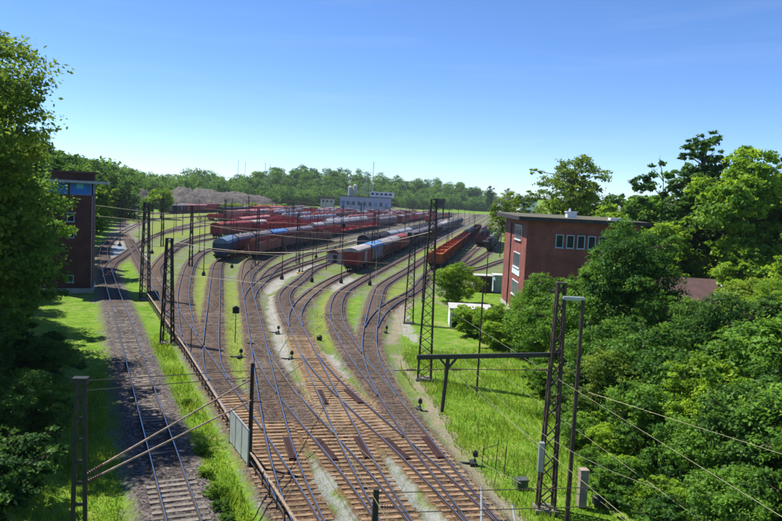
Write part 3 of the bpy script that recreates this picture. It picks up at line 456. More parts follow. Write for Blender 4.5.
def ground_mat():
    mt = bpy.data.materials.new('yard_ground'); mt.use_nodes = True
    n, l = mt.node_tree.nodes, mt.node_tree.links
    b = n['Principled BSDF']; b.inputs['Roughness'].default_value = .95; b.inputs['Specular IOR Level'].default_value = .15
    tc = n.new('ShaderNodeTexCoord')
    def noise(sc, det=6, ro=.6):
        x = n.new('ShaderNodeTexNoise'); x.inputs['Scale'].default_value = sc; x.inputs['Detail'].default_value = det; x.inputs['Roughness'].default_value = ro
        l.new(tc.outputs['Object'], x.inputs['Vector']); return x.outputs[0]
    def ramp(fac, *stops):
        r = n.new('ShaderNodeValToRGB'); e = r.color_ramp.elements
        while len(e) < len(stops): e.new(.5)
        for el, (p, c) in zip(e, stops): el.position = p; el.color = (*c, 1)
        l.new(fac, r.inputs[0]); return r.outputs[0]
    def att(nm):
        a = n.new('ShaderNodeAttribute'); a.attribute_name = nm; return a.outputs['Fac']
    def mix(f, a, c):
        x = n.new('ShaderNodeMix'); x.data_type = 'RGBA'; l.new(f, x.inputs[0]); l.new(a, x.inputs[6]); l.new(c, x.inputs[7]); return x.outputs[2]
    def mth(op, a, c, cl=True): 
        x = n.new('ShaderNodeMath'); x.operation = op; x.use_clamp = cl
        for i, q in enumerate((a, c)):
            if isinstance(q, (int, float)): x.inputs[i].default_value = q
            else: l.new(q, x.inputs[i])
        return x.outputs[0]
    fine, med, big = noise(5, 8, .75), noise(.9), noise(.13, 5)
    vo = n.new('ShaderNodeTexVoronoi'); vo.inputs['Scale'].default_value = 8.5; l.new(tc.outputs['Object'], vo.inputs['Vector'])
    sepc = n.new('ShaderNodeSeparateColor'); l.new(vo.outputs['Color'], sepc.inputs[0])
    stone = mth('ADD', mth('MULTIPLY', sepc.outputs[0], .55), mth('MULTIPLY', noise(14, 4, .8), .45))
    gravel = ramp(mth('ADD', mth('MULTIPLY', fine, .6), mth('MULTIPLY', sepc.outputs[1], .4)), (.3, (.085, .085, .06)), (.5, (.175, .178, .13)), (.75, (.31, .31, .265)))
    weeds = ramp(fine, (.3, (.06, .115, .016)), (.7, (.19, .25, .045)))
    base = mix(ramp(mth('ADD', mth('MULTIPLY', med, .6), mth('MULTIPLY', big, .45)), (.44, (0, 0, 0)), (.56, (.95, .95, .95))), gravel, weeds)
    dry = ramp(mth('ADD', mth('MULTIPLY', fine, .5), mth('MULTIPLY', med, .5)), (.3, (.085, .145, .02)), (.5, (.175, .225, .035)), (.7, (.31, .34, .075)))
    base = mix(mth('MULTIPLY', att('mid'), ramp(mth('ADD', mth('MULTIPLY', med, .7), mth('MULTIPLY', fine, .3)), (.32, (.3, .3, .3)), (.5, (1, 1, 1)))), base, dry)
    lushc = ramp(mth('ADD', mth('MULTIPLY', fine, .45), mth('MULTIPLY', med, .55)), (.32, (.055, .135, .010)), (.5, (.125, .235, .016)), (.68, (.26, .33, .045)))
    lushc = mix(ramp(mth('MULTIPLY', big, med, False), (.27, (0, 0, 0)), (.37, (.55, .55, .55))), lushc, ramp(fine, (.3, (.17, .17, .055)), (.7, (.36, .34, .14))))
    base = mix(att('lush'), base, lushc)
    pale = ramp(fine, (.3, (.24, .225, .195)), (.7, (.42, .40, .365)))
    base = mix(mth('MULTIPLY', att('pale'), ramp(med, (.3, (.45, .45, .45)), (.55, (.95, .95, .95)))), base, pale)
    dirt = ramp(fine, (.3, (.19, .155, .105)), (.7, (.33, .28, .20)))
    base = mix(mth('MULTIPLY', att('path'), ramp(med, (.3, (.4, .4, .4)), (.6, (1, 1, 1)))), base, dirt)
    bal = ramp(mth('ADD', mth('MULTIPLY', stone, .75), mth('MULTIPLY', med, .25)), (.34, (.033, .025, .020)), (.5, (.088, .068, .053)), (.68, (.19, .155, .125)))
    rusty = ramp(stone, (.3, (.085, .042, .026)), (.7, (.205, .115, .068)))
    bal = mix(ramp(mth('MULTIPLY', med, big, False), (.18, (0, 0, 0)), (.32, (.85, .85, .85))), bal, rusty)
    sand = ramp(mth('ADD', mth('MULTIPLY', stone, .6), mth('MULTIPLY', fine, .4)), (.3, (.14, .085, .045)), (.55, (.30, .195, .10)), (.75, (.43, .31, .18)))
    bal = mix(att('sand'), bal, sand)
    tan = ramp(mth('ADD', mth('MULTIPLY', stone, .6), mth('MULTIPLY', fine, .4)), (.3, (.075, .042, .022)), (.55, (.155, .092, .045)), (.75, (.27, .17, .09)))  # shadow in the gaps between sleepers is put into this darker colour
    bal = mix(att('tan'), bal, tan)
    gb = ramp(mth('ADD', mth('MULTIPLY', stone, .75), mth('MULTIPLY', med, .25)), (.34, (.034, .030, .030)), (.5, (.088, .079, .078)), (.68, (.175, .158, .15)))
    bal = mix(mth('MULTIPLY', att('track1'), .8), bal, gb)
    oil = mth('MULTIPLY', att('oil'), ramp(mth('ADD', mth('MULTIPLY', med, .6), mth('MULTIPLY', fine, .4)), (.38, (.1, .1, .1)), (.6, (.75, .75, .75))))
    bal = mix(oil, bal, ramp(stone, (.3, (.020, .016, .015)), (.75, (.075, .058, .048))))
    pal = mth('MULTIPLY', ramp(big, (.48, (0, 0, 0)), (.66, (.7, .7, .7))), ramp(med, (.35, (.2, .2, .2)), (.6, (1, 1, 1))))
    bal = mix(mth('MULTIPLY', pal, mth('SUBTRACT', 1.0, att('tan'))), bal, ramp(stone, (.3, (.10, .085, .07)), (.75, (.27, .235, .20))))
    base = mix(att('ballast'), base, bal)
    gdust = ramp(mth('ADD', mth('MULTIPLY', fine, .5), mth('MULTIPLY', med, .5)), (.35, (.16, .20, .10)), (.48, (.25, .26, .225)), (.7, (.36, .36, .33)))
    base = mix(mth('MULTIPLY', att('grey'), .95), base, gdust)
    l.new(base, b.inputs['Base Color'])
    bp = n.new('ShaderNodeBump'); bp.inputs['Strength'].default_value = .8; bp.inputs['Distance'].default_value = .08
    l.new(mth('ADD', mth('SUBTRACT', 1.0, vo.outputs['Distance'], False), fine, False), bp.inputs['Height']); l.new(bp.outputs[0], b.inputs['Normal'])
    return mt
M['ground'] = ground_mat()
bmask = ballast * (dist < 50)
gm = np_mesh('ground', np.stack([GX, GY, Z], -1).reshape(-1, 3), F, M['ground'], True, dict(
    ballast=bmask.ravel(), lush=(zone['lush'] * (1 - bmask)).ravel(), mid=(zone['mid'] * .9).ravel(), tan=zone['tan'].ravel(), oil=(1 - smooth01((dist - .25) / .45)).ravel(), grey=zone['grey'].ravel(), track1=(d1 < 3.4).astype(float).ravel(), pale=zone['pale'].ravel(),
    sand=np.maximum(zone['sand'], 0).ravel(), path=(1 - smooth01((dpath + .25 * lump(GX, GY, 1.7, 3) - .35) / .5)).ravel()))
tag(put('ground', gm), kind='structure')

# far ballast beds (the sheet is too coarse there), one strip for each track
M['ballast_far'] = mat('ballast_far', (.175, .145, .115), .95, 0, .3, .4, col2=(.10, .078, .06))
M['ballast_pale'] = mat('ballast_pale', (.30, .26, .21), .95, 0, .3, .4, col2=(.19, .155, .12))

# ---------------------------------------------------------------- railway tracks
def cut(k, v):
    v = resample(v, .5)
    return v[v[:, 1] < 590] if k in ('X105', 'X111', 'T1b', 'X127', 'T1c', 'X139', 'X146', 'T1', 'X165', 'X171', 'X178', 'X186', 'X193') else v[v[:, 1] < 860]
CL = {k: cut(k, v) for k, v in TRACKS.items()}
def normals(c):
    t = np.gradient(c, axis=0); t /= np.linalg.norm(t, axis=1)[:, None] + 1e-9
    return t, np.c_[t[:, 1], -t[:, 0]]

CLN = {k: v[v[:, 1] < 205] for k, v in CL.items()}
class Hash:
    def __init__(s, cell): s.c, s.d = cell, {}
    def add(s, p):
        for q in p: s.d.setdefault((int(q[0] // s.c), int(q[1] // s.c)), []).append(q)
    def near(s, p, r):
        i, j = int(p[0] // s.c), int(p[1] // s.c); best = 1e9
        for a in (i - 1, i, i + 1):
            for b in (j - 1, j, j + 1):
                for q in s.d.get((a, b), ()):
                    d = (q[0] - p[0]) ** 2 + (q[1] - p[1]) ** 2
                    if d < best: best = d
        return math.sqrt(best)

RAIL_PROF = [(-.065, -.172), (.065, -.172), (.065, -.150), (.012, -.135), (.012, -.045), (.036, -.038), (.036, 0), (-.036, 0), (-.036, -.038), (-.012, -.045), (-.012, -.135), (-.065, -.150)]
def rail_mesh(name, runs, top):
    V, Fq, mi = [], [], []
    n = len(RAIL_PROF)
    for c in runs:
        t, nr = normals(c)
        b0 = len(V)
        for p, q in zip(c, nr):
            for px, pz in RAIL_PROF: V.append((p[0] + q[0] * px, p[1] + q[1] * px, pz))
        for i in range(len(c) - 1):
            a = b0 + i * n; b = a + n
            for k in range(n):
                k2 = (k + 1) % n
                Fq.append((a + k, a + k2, b + k2, b + k)); mi.append(1 if k in (6,) else 0)
    me = np_mesh(name, V, Fq, [M['rail_side'], top])
    me.polygons.foreach_set('material_index', mi)
    return me

rail_hash = Hash(.5)
cl_hash = Hash(4.0)
sleeper_mesh = MB().box((0, 0, 0), (2.6, .25, .14)).mesh('sleeper', M['sleeper'])
sleeper_dark = MB().box((0, 0, 0), (2.6, .25, .14)).mesh('sleeper', M['sleeper_dark'])
sleeper_conc = MB().box((0, 0, 0), (2.55, .28, .14)).mesh('sleeper', M['sleeper_conc'])
TRACK_INFO = [
 ('T1', 'single track on grey ballast beside the left grass bank', 'T'),
 ('T6', 'track from the throat to the brown stake wagons, third from the railing', 'T'),
 ('T2', 'leftmost yard track running along the railing past the lattice masts', 'T'),
 ('T8', 'track on sandy ballast through the middle of the yard throat', 'T'),
 ('T11', 'right-hand main throat track bordering the lawn', 'T'),
 ('T4', 'straight track leading to the dark blue tank wagon', 'T'),
 ('T3', 'short curved track between railing track and blue tank track', ''),
 ('Fa', 'curved track fanning left from the railing track behind the second lattice mast', ''),
 ('Fb', 'fan track ending in front of the red-brown box wagons', ''),
 ('T6b', 'curve leaving the brown wagons track towards the empty middle sidings', ''),
 ('T6e', 'empty siding curving past the small grey hut', ''),
 ('T6c', 'pale siding hugging the right side of the brown stake wagons', ''),
 ('T8b', 'track leading to the red box wagon at the head of the long grey train', ''),
 ('T6d', 'diagonal crossover track joining the black post track to the sandy track', 'T'),
 ('T10', 'curved track with green verge to its left, right of the middle train', ''),
 ('T11b', 'outermost right curve leading to the orange open wagons', ''),
 ('T8c', 'diagonal crossover track from the sandy track to the right throat track', 'T'),
 ('R1', 'siding right of the orange wagons', ''),
 ('R2', 'siding leading to the black tank wagons beside the brick signal box', ''),
 ('R3', 'rusty track passing behind the grey sheds', ''),
 ('T1b', 'track crossing the pale paved area by the dark tower', ''),
 ('T1c', 'outer fan track beyond the paved crossing', '')]
FAR = [k for k in TRACKS if k.startswith('X')]
for k in FAR: TRACK_INFO.append((k, 'far siding between the rows of parked wagons', 'far'))
order = [k for k, _, _ in TRACK_INFO]
sub_tris = 0
for k, lab, mode in TRACK_INFO:
    c = CL[k]
    root = empty('railway_track', (0, 0, 0), 0, lab, 'track', 'far sidings' if mode == 'far' else 'yard tracks')
    t, nr = normals(c)
    used = k in ('T1', 'T6', 'T2', 'T8', 'T11', 'T4', 'T8c', 'T6d', 'T10', 'T11b', 'T8b', 'T6b', 'T3')
    pend = []
    for sgn in (-1, 1):
        r = c + nr * .7535 * sgn
        step = np.r_[True, np.ones(len(r) - 1, bool)]
        keep = np.array([rail_hash.near(p, .2) > .085 for p in r])
        far_dec = np.array([(p[1] < 160) or (i % (4 if p[1] < 300 else 24) == 0) for i, p in enumerate(r)])
        runs, cur = [], []
        for i in range(len(r)):
            if keep[i]:
                if far_dec[i] or i == len(r) - 1: cur.append(r[i])
            else:
                if len(cur) > 2: runs.append(np.array(cur))
                cur = []
        if len(cur) > 1: runs.append(np.array(cur))
        if runs: put('rail', rail_mesh('rail', runs, M['rail_top'] if used else M['rail_dull']), root)
        pend.append(resample(r, .1)[: int(10 * 400)])
    for p in pend: rail_hash.add(p[p[:, 1] < 330])
    # sleepers: one object each where they can be told apart, joined further out
    s = resample(c, .62)
    tt, nn = normals(s)
    cnt = 0
    V, Fs = [], []
    for p, tv, nv in zip(s, tt, nn):
        if p[1] > 260: break
        if cl_hash.near(p, 3.0) < 1.75: continue           # carried by the long turnout sleepers of the other track
        # reach of turnout sleepers
        lo, hi = -1.3, 1.3
        for k2 in order[order.index(k) + 1:]:
            c2 = CLN[k2]
            if len(c2) == 0: continue
            d = c2 - p
            al = d @ tv; la = d @ nv
            j = np.argmin(np.abs(al) + (np.abs(la) > 2.0) * 99)
            if abs(al[j]) < .5 and abs(la[j]) <= 1.78:
                lo = min(lo, la[j] - 1.3); hi = max(hi, la[j] + 1.3)
        L = hi - lo; mcen = (hi + lo) / 2
        q = p + nv * mcen
        rz = math.atan2(nv[1], nv[0]) + random.uniform(-.012, .012)
        if p[1] < 92 and cnt < 290:
            sand = any(inside(pl, np.array(q[0]), np.array(q[1])) for pl in GROUND_ZONES['sand'])
            me = sleeper_conc if k == 'T1' else (sleeper_mesh if sand else sleeper_dark)
            zz = (-.205 if k != 'T1' or p[1] < 37 else -.245) + random.uniform(-.014, .010) if (sand or k == 'T1') else -.232 + random.uniform(-.015, .012)
            o = put('sleeper', me, root, (q[0], q[1], zz - .03), rz, (L / 2.6, random.uniform(.92, 1.08), 1))
            cnt += 1
        elif p[1] < 200:
            a = np.array([math.cos(rz), math.sin(rz)]) * L / 2; b2 = np.array([-math.sin(rz), math.cos(rz)]) * .125
            b0 = len(V)
            for zz in (-.30, -.185):
                for w in (q - a - b2, q + a - b2, q + a + b2, q - a + b2): V.append((w[0], w[1], zz))
            Fs += [tuple(b0 + i for i in f) for f in ((4, 5, 6, 7), (0, 1, 5, 4), (1, 2, 6, 5), (2, 3, 7, 6), (3, 0, 4, 7))]
    if V: tag(put('sleepers', np_mesh('sleepers', V, Fs, M['sleeper_dark']), root), kind='stuff')
    cl_hash.add(resample(c, .25)[: 4 * 330])
    # far bed
    fb = c[c[:, 1] > 150][::8]
    fb = fb[fb[:, 1] > 236] if mode != 'far' else fb
    if len(fb) > 3:
        tq, nq = normals(fb)
        V, Fb = [], []
        for i, (p, q) in enumerate(zip(fb, nq)):
            j = .01 * (hash(k) % 7) * 0 + .004 * order.index(k)
            for w, zz in ((-2.1, -.41), (-1.5, -.19 - .0008 * order.index(k)), (1.5, -.19 - .0008 * order.index(k)), (2.1, -.41)):
                V.append((p[0] + q[0] * w, p[1] + q[1] * w, zz))
            if i:
                for a in range(3): Fb.append((4 * i - 4 + a, 4 * i - 4 + a + 1, 4 * i + a + 1, 4 * i + a))
        put('ballast_bed', np_mesh('ballast_bed', V, Fb, M['ballast_pale'] if k in ('T6b', 'T6e', 'T6c', 'T8') else M['ballast_far']), root)

def along(k, y):
    """point and heading of a track at a given distance"""
    c = CL[k]; i = int(np.argmin(np.abs(c[:, 1] - y) + (c[:, 1] < 20) * 50)); i = min(max(i, 1), len(c) - 2)
    d = c[i + 1] - c[i - 1]
    return c[i], math.atan2(-d[0], d[1]), d / np.linalg.norm(d)
# dark slotted guard strips beside the rails of the near turnouts
gs = MB()
for i in range(15): gs.box((0, -1.75 + i * .25, -.085), (.32, .15, .09))
gs.box((-.17, 0, -.09), (.05, 3.8, .13)); gs.box((.17, 0, -.09), (.05, 3.8, .13)); gs.box((0, 0, -.15), (.3, 3.8, .04))
guard_mesh = gs.mesh('guard_strip', mat('tarred_guard', (.055, .022, .018), .8, 0, .3, 6))
tracks_by_label = {o['label']: o for o in COL.objects if o.name.startswith('railway_track')}
def guard(k, y, side):
    p, rz, d = along(k, y)
    n = (d[1], -d[0])
    root = [tracks_by_label[l] for kk, l, _ in TRACK_INFO if kk == k][0]
    put('guard_strip', guard_mesh, root, (p[0] + n[0] * side, p[1] + n[1] * side, 0), rz)
for a in (('T8', 53.6, -.5), ('T8c', 54.2, .5), ('T6', 42.3, .5), ('T6d', 42.8, -.5), ('T8', 43.0, .5), ('T8c', 43.4, -.5), ('T11', 43.6, .5)): guard(*a)

# ---------------------------------------------------------------- masts, posts and wires
M['footing'] = mat('weathered_footing', (.20, .18, .15), .95, 0, .3, 2, .3)
def lattice_mast(base, h, w0, w1, label, paint, near=True, cap=True, group=None, rz=0.0, foot=True):
    """four tapering corner angles with zigzag bracing on a concrete foot"""
    root = empty('lattice_mast', (base[0], base[1], GZ), rz, label, 'mast', group or 'lattice catenary masts')
    th = (.115 if w0 < .9 else .14) if near else .13
    def corner(sx, sy, z):
        w = (w0 + (w1 - w0) * z / h) / 2
        return Vector((sx * w, sy * w * .8, z))
    for sx in (-1, 1):
        for sy in (-1, 1):
            put('leg', MB().bar(corner(sx, sy, 0), corner(sx, sy, h), th).mesh('leg', paint), root)
    n = max(6, int(h / (.75 if near else 1.2)))
    joined = MB()
    for i in range(n):
        za, zb = h * i / n, h * (i + 1) / n
        for face in range(4):
            s = 1 if (i + face) % 2 else -1
            if face < 2:
                sy = -1 if face == 0 else 1
                p, q = corner(-s, sy, za), corner(s, sy, zb)
            else:
                sx = -1 if face == 2 else 1
                p, q = corner(sx, -s, za), corner(sx, s, zb)
            if near: put('brace', MB().bar(p, q, .085, .05).mesh('brace', paint), root)
            else: joined.bar(p, q, .06, .04)
    if not near: tag(put('bracing', joined.mesh('bracing', paint), root), kind='stuff')
    if foot: put('footing', MB().box((0, 0, -.02), (w0 + .35, w0 * .8 + .35, .42)).mesh('footing', M['footing']), root)
    if cap: put('head_plate', MB().box((0, 0, h + .03), (w1 + .16, w1 * .8 + .16, .08)).mesh('head_plate', paint), root)
    return root

def insulator(name='insulator', r=.075, L=.5):
    b = MB()
    b.tube((0, 0, 0), (L, 0, 0), r * .4, n=8)
    for i in range(5): b.tube((L * (.12 + .18 * i), 0, 0), (L * (.18 + .18 * i), 0, 0), r, r * .75, 8)
    return b.mesh(name, M['insul'], False)
ins_mesh = insulator()

m1 = lattice_mast((-33.2, 97.0), 13.2, 1.15, .55, 'tall lattice mast on the left grass strip opposite the dark tower, the farther of two', M['dark_iron'])
m2 = lattice_mast((-21.8, 70.4), 10.5, 1.1, .50, 'lattice mast with flat top on the left grass strip, the nearer of two', M['dark_iron'])
m3 = lattice_mast((3.4, 61.5), 15.6, 1.15, .45, 'tallest rusty lattice mast on the lawn edge right of the throat', M['mast_rust'])
m4 = lattice_mast((2.6, 89.3), 10.8, 1.1, .55, 'double-topped lattice mast between the right curve and the small round tree', M['dark_iron'])
m5 = lattice_mast((8.6, 35.9), 11.8, .82, .34, 'rusty lattice mast on the lawn carrying the long horizontal boom', M['mast_rust'])
m6 = empty('ladder_mast', (-10.6, 24.6, float(ground_h(np.array(-10.6), np.array(24.6)))), math.radians(8), 'dark ladder-like mast on the shaded bank at the lower left', 'mast', 'lattice catenary masts')
for sx in (-1, 1): put('leg', MB().bar((sx * .27, 0, -.3), (sx * .13, 0, 8.7), .10, .14).mesh('leg', M['dark_iron']), m6)
for i in range(11):
    z = .4 + i * .78; w = .27 - .14 * z / 8.7; put('rung', MB().box((0, 0, z), (2 * w - .11, .05, .12)).mesh('rung', M['dark_iron']), m6)
put('head_plate', MB().box((0, 0, 8.78), (.5, .34, .22)).mesh('head_plate', M['dark_iron']), m6)
# twin heads on the double-topped mast
for sx in (-1, 1): put('mast_head', MB().box((sx * .45, 0, 11.15), (.55, .45, .5)).bar((sx * .25, 0, 10.6), (sx * .5, 0, 11.0), .09).mesh('mast_head', M['dark_iron']), m4)
# boom with drop post on the rusty mast
boom = MB(); boom.bar((.2, .22, 8.15), (-7.1, -1.4, 8.0), .16, .22); 
bo = put('boom', boom.mesh('boom', M['mast_green']), m5)
b = MB(); b.tube((-5.55, -1.08, 8.0), (-5.7, -1.08, 5.25), .10, .09, 10); b.bar((-5.95, -1.14, 7.93), (-5.55, -1.08, 7.45), .1); b.bar((-5.15, -1.0, 7.93), (-5.55, -1.08, 7.45), .1)
put('drop_post', b.mesh('drop_post', M['mast_green']), m5)
b = MB(); b.tube((.1, .1, 7.35), (-5.6, -1.06, 7.4), .025, n=5); b.tube((-5.6, -1.06, 7.4), (-8.2, -1.7, 7.35), .025, n=5)
put('steady_wire', b.mesh('steady_wire', M['wire']), m5)
for x, y in ((-5.35, -1.0), (-7.6, -1.55), (-.9, -.1)): put('insulator', ins_mesh, m5, (x, y, 7.38), .2)
put('junction_box', MB().box((-.52, -.45, 3.0), (.26, .3, 1.5)).mesh('junction_box', M['galv']), m5)

def post(base, h, r, label, paint, head=None, group=None, foot=None, cat='post', name='post'):
    root = empty(name, (base[0], base[1], GZ), 0, label, cat, group)
    put('shaft', MB().tube((0, 0, 0), (0, 0, h), r, r * .7, 8).mesh('shaft', paint), root)
    if foot: put('footing', MB().box((0, 0, foot / 2), (foot, foot, foot)).tube((0, 0, foot), (0, 0, foot * 1.5), foot * .4, foot * .25, 8).mesh('footing', M['dark_iron']), root)
    if head == 'lamp':
        put('lamp_head', MB().box((-.45, 0, h + .06), (1.0, .28, .12)).box((-.5, 0, h - .02), (.7, .2, .06)).mesh('lamp_head', M['galv']), root)
    if head == 'arms':
        put('cross_arm', MB().bar((-1.5, 0, h - .5), (1.5, 0, h - .5), .1).bar((-1.0, 0, h - 1.2), (1.0, 0, h - 1.2), .08).mesh('cross_arm', paint), root)
        for x in (-1.35, -.7, .7, 1.35): put('insulator', MB().tube((x, 0, h - .45), (x, 0, h - .15), .09, .06, 6).mesh('insulator', M['insul']), root)
    if head == 'signal':
        put('signal_head', MB().box((0, 0, h + .2), (.62, .4, .62)).tube((0, -.2, h + .2), (0, -.45, h + .25), .18, .2, 8).box((.0, 0, h + .56), (.3, .3, .12)).mesh('signal_head', M['dark_iron']), root)
    return root

post((9.2, 33.9), 11.3, .12, 'slim rusty lamp post with grey head right of the boom mast', M['mast_rust'], 'lamp', cat='lamp post', name='lamp_post')
post((7.5, 57.4), 9.0, .085, 'thin rusty pole on the lawn in front of the concrete shelter', M['mast_rust'], cat='pole', name='pole')
post((16.2, 120.5), 9.0, .1, 'lamp post standing in front of the grey sheds', M['mast_rust'], 'lamp', cat='lamp post', name='lamp_post')
bp_ = post((-7.4, 39.4), 6.1, .14, 'thick black post with insulators beside the grey screen', M['dark_iron'], cat='post')
bp2 = post((-.1, 23.2), 6.0, .14, 'top of a black post at the bottom edge of the throat', M['dark_iron'], cat='post')
for o, pts in ((bp_, ((-.5, -.3, 5.15), (-.55, -.3, 4.0), (.1, 0, 3.9))), (bp2, ((.15, 0, 5.4), (.15, 0, 4.6)))):
    for p in pts: put('insulator', ins_mesh, o, p, .1)
post((-18.2, 66.0), 2.6, .05, 'thin dark stake on the left grass strip near the flat-topped mast', M['dark_iron'], cat='stake', name='stake')
# yard signals and wire poles (base position, height, style)
YARD = [
 ((-67.0, 176.9), 6.5, 'arms', .9, 'black pole rising from the blue-grey pad by the paved crossing'),
 ((-67.7, 192.3), 6.0, 'arms', 0, 'paired dark pole behind the paved crossing'),
 ((-54.3, 162.8), 11.5, 'arms', .8, 'dark pole just right of the farther left lattice mast'),
 ((-61.4, 202.1), 9.5, 'signal', 0, 'thin signal pole behind the flat-topped lattice mast'),
 ((-67.5, 241.8), 9.5, 'arms', .9, 'dark pole among the upper left fan tracks'),
 ((-33.3, 127.7), 10.5, 'arms', .7, 'tall dark pole left of the blue tank wagon'),
 ((-31.4, 141.8), 10.0, 'arms', .7, 'tall dark pole between the blue tank wagon and brown stake wagon'),
 ((-19.3, 127.7), 8.6, 'arms', .8, 'dark pole with block foot on the pale gravel right of the stake wagons'),
 ((-17.9, 140.9), 8.0, 'arms', .5, 'left pole of the close pair with yellow base'),
 ((-17.2, 139.9), 8.0, 'arms', .5, 'right pole of the close pair with yellow base'),
 ((-13.7, 125.6), 8.0, 'arms', .8, 'dark pole with block foot between the two middle curves'),
 ((-17.9, 171.3), 10.5, 'arms', .9, 'dark pole left of the small grey hut'),
 ((-13.2, 147.1), 7.5, 'arms', 0, 'thin dark pole directly in front of the small grey hut'),
 ((-8.6, 126.2), 10.0, 'signal', .8, 'dark signal pole with round head left of the red box wagon'),
 ((-3.5, 125.5), 9.5, 'arms', .8, 'dark pole with block foot beside the long grey train'),
 ((5.0, 107.6), 9.5, 'arms', 0, 'dark pole on the lawn behind the double-topped mast'),
 ((6.6, 141.0), 9.0, 'arms', .6, 'pole on the gravel in front of the orange wagons'),
 ((14.0, 184.0), 9.5, 'arms', 0, 'pole rising beside the orange open wagons'),
 ((-45.5, 170.0), 9.0, 'arms', .7, 'pole in the grass strip left of the blue tank wagon'),
 ((-25.2, 190.0), 10.0, 'arms', 0, 'pole along the right side of the brown stake wagons')]
for bpos, h, hd, ft, lab in YARD: post(bpos, h, .085, lab, M['dark_iron'], hd, 'dark poles in the yard', ft * .75 or None, 'pole', 'yard_pole')
ya = put('cable_cover', MB().box((0, 0, .12), (1.5, .5, .22), .4).box((.3, -.5, .10), (.9, .35, .18), -.3).mesh('cable_cover', mat('yellow_paint', (.55, .38, .03), .6)), None, (-17.4, 138.6, GZ))
tag(ya, 'yellow cover at the foot of the close pair of poles', 'cover')
# far poles along the sidings
k = 0
for y in range(215, 600, 55):
    for u in (-27.9, -47, -65.5, -84.5, -103, -124.5, -143, -162):
        yy = y + (u * 7 % 23)
        x = (u + yy * math.sin(math.radians(9.2))) / math.cos(math.radians(9.2))
        if yy < 250 and u > -60 and u < -30: continue
        post((x, yy), 9.5 + (k % 3), .14, 'thin dark pole between the rows of parked wagons', M['dark_iron'], 'arms' if k % 3 else None, 'far yard poles', None, 'pole', 'yard_pole'); k += 1

rr_ = random.Random(12)
for (x, y), h, lab in (((-38.8, 139), 12.0, 'slim lattice mast left of the dark blue wagon'), ((-27.3, 146), 12.0, 'slim lattice mast in front of the brown stake wagons'), ((-20.6, 158), 11.5, 'slim lattice mast on the pale gravel left of the small hut'),
                       ((-58.5, 183), 12.5, 'slim lattice mast by the left fan tracks'), ((-4.2, 163), 12.0, 'slim lattice mast beside the long middle train'), ((-48.0, 206), 12.5, 'slim lattice mast in front of the red-brown box wagons'), ((16.5, 214), 12.0, 'slim lattice mast beside the orange train')):
    lattice_mast((x, y), h, .62, .34, lab, M['dark_iron'], near=False, group='slim yard masts')
for i, (u, y) in enumerate(((-47, 205), (-47, 262), (-65.5, 240), (-79.6, 268), (-79.6, 330), (-96.5, 286), (-113.8, 318), (-113.8, 385), (-130, 372), (-23.4, 226), (-23.4, 300), (-33.2, 232), (-33.2, 300), (-41.9, 232), (-41.9, 320), (-56.2, 275), (-12.6, 262), (-2.2, 205), (-124.5, 262), (-96.5, 240))):
    x = (u + y * math.sin(math.radians(9.2))) / math.cos(math.radians(9.2))
    if i % 3 == 0: lattice_mast((x, y), 12.5, .8, .4, 'thin lattice mast among the parked wagons, %s nearest of its kind' % ('nearest', 'second', 'third', 'fourth', 'fifth', 'sixth', 'seventh')[i // 3], M['dark_iron'], near=False, group='far lattice masts')
    else: post((x, y), rr_.uniform(9, 12.5), .13, 'thin dark pole between the rows of parked wagons', M['dark_iron'], 'arms', 'far yard poles', None, 'pole', 'yard_pole')
sg = post((-15.5, 72.5), 3.2, .05, 'slim shunting signal with round black head on the pale grass strip', M['dark_iron'], 'signal', cat='signal', name='signal')
def dwarf(p, lab, s=1.0, rz=.0):
    root = empty('point_lantern', (p[0], p[1], GZ), rz, lab, 'signal', 'small track-side devices')
    put('base', MB().box((0, 0, .2 * s), (.5 * s, .9 * s, .26 * s)).box((-.7 * s, 0, .18 * s), (1.0 * s, .12, .10)).mesh('base', M['dark_iron']), root)
    put('stem', MB().tube((.1, 0, .3 * s), (.1, 0, .75 * s), .05, n=6).mesh('stem', M['dark_iron']), root)
    put('lantern', MB().box((.1, 0, .92 * s), (.36 * s, .36 * s, .36 * s)).tube((.1, 0, 1.1 * s), (.1, 0, 1.22 * s), .1, .05, 6).mesh('lantern', M['dark_iron']), root)
for p, lab in (((5.5, 41.7), 'black point lantern on the lawn edge beside the right throat track'), ((2.6, 52.3), 'black point lantern where the right curve meets the throat'),
               ((-13.6, 65.9), 'point lantern on the pale grass below the slim signal'), ((-12.1, 78.4), 'point lantern right of the curving track to the stake wagons'),
               ((-8.9, 66.2), 'point lantern on grey gravel left of the sandy ballast'), ((-.2, 81.7), 'point lantern on the grass right of the right curve'),
               ((-47.2, 139.0), 'point lantern beside the fan tracks')):
    dwarf(p, lab, .78)
dr = MB().tube((0, 0, .05), (0, 0, .5), .28, .3, 10).tube((0, 0, .5), (0, 0, .62), .3, .15, 10).mesh('black_drum', M['dark_iron'])
tag(put('drum', dr, None, (-7.2, 75.7, GZ)), 'small black drum on the gravel beside the sandy track', 'drum')
bx = MB().box((0, 0, .28), (.62, .5, .56)).box((0, 0, .59), (.7, .58, .07)).mesh('relay_box', mat('grey_green_box', (.07, .085, .075), .6))
tag(put('relay_box', bx, None, (7.8, 38.5, GZ), .2), 'small dark relay box in the grass left of the boom mast', 'box')
bx = MB().box((0, 0, .95), (.42, .42, 1.9)).box((0, 0, 1.95), (.46, .46, .08)).mesh('concrete_post', mat('weathered_concrete', (.30, .25, .19), .9, 0, .25, 2, .3))
tag(put('concrete_post', bx, None, (10.6, 36.5, GZ + .1), .1), 'short square concrete post in the grass right of the lamp post', 'post')
bx = MB().tube((0, 0, .1), (0, 0, .42), .36, .34, 12).tube((0, 0, .42), (0, 0, .46), .28, .2, 12).mesh('manhole', M['dark_iron'])
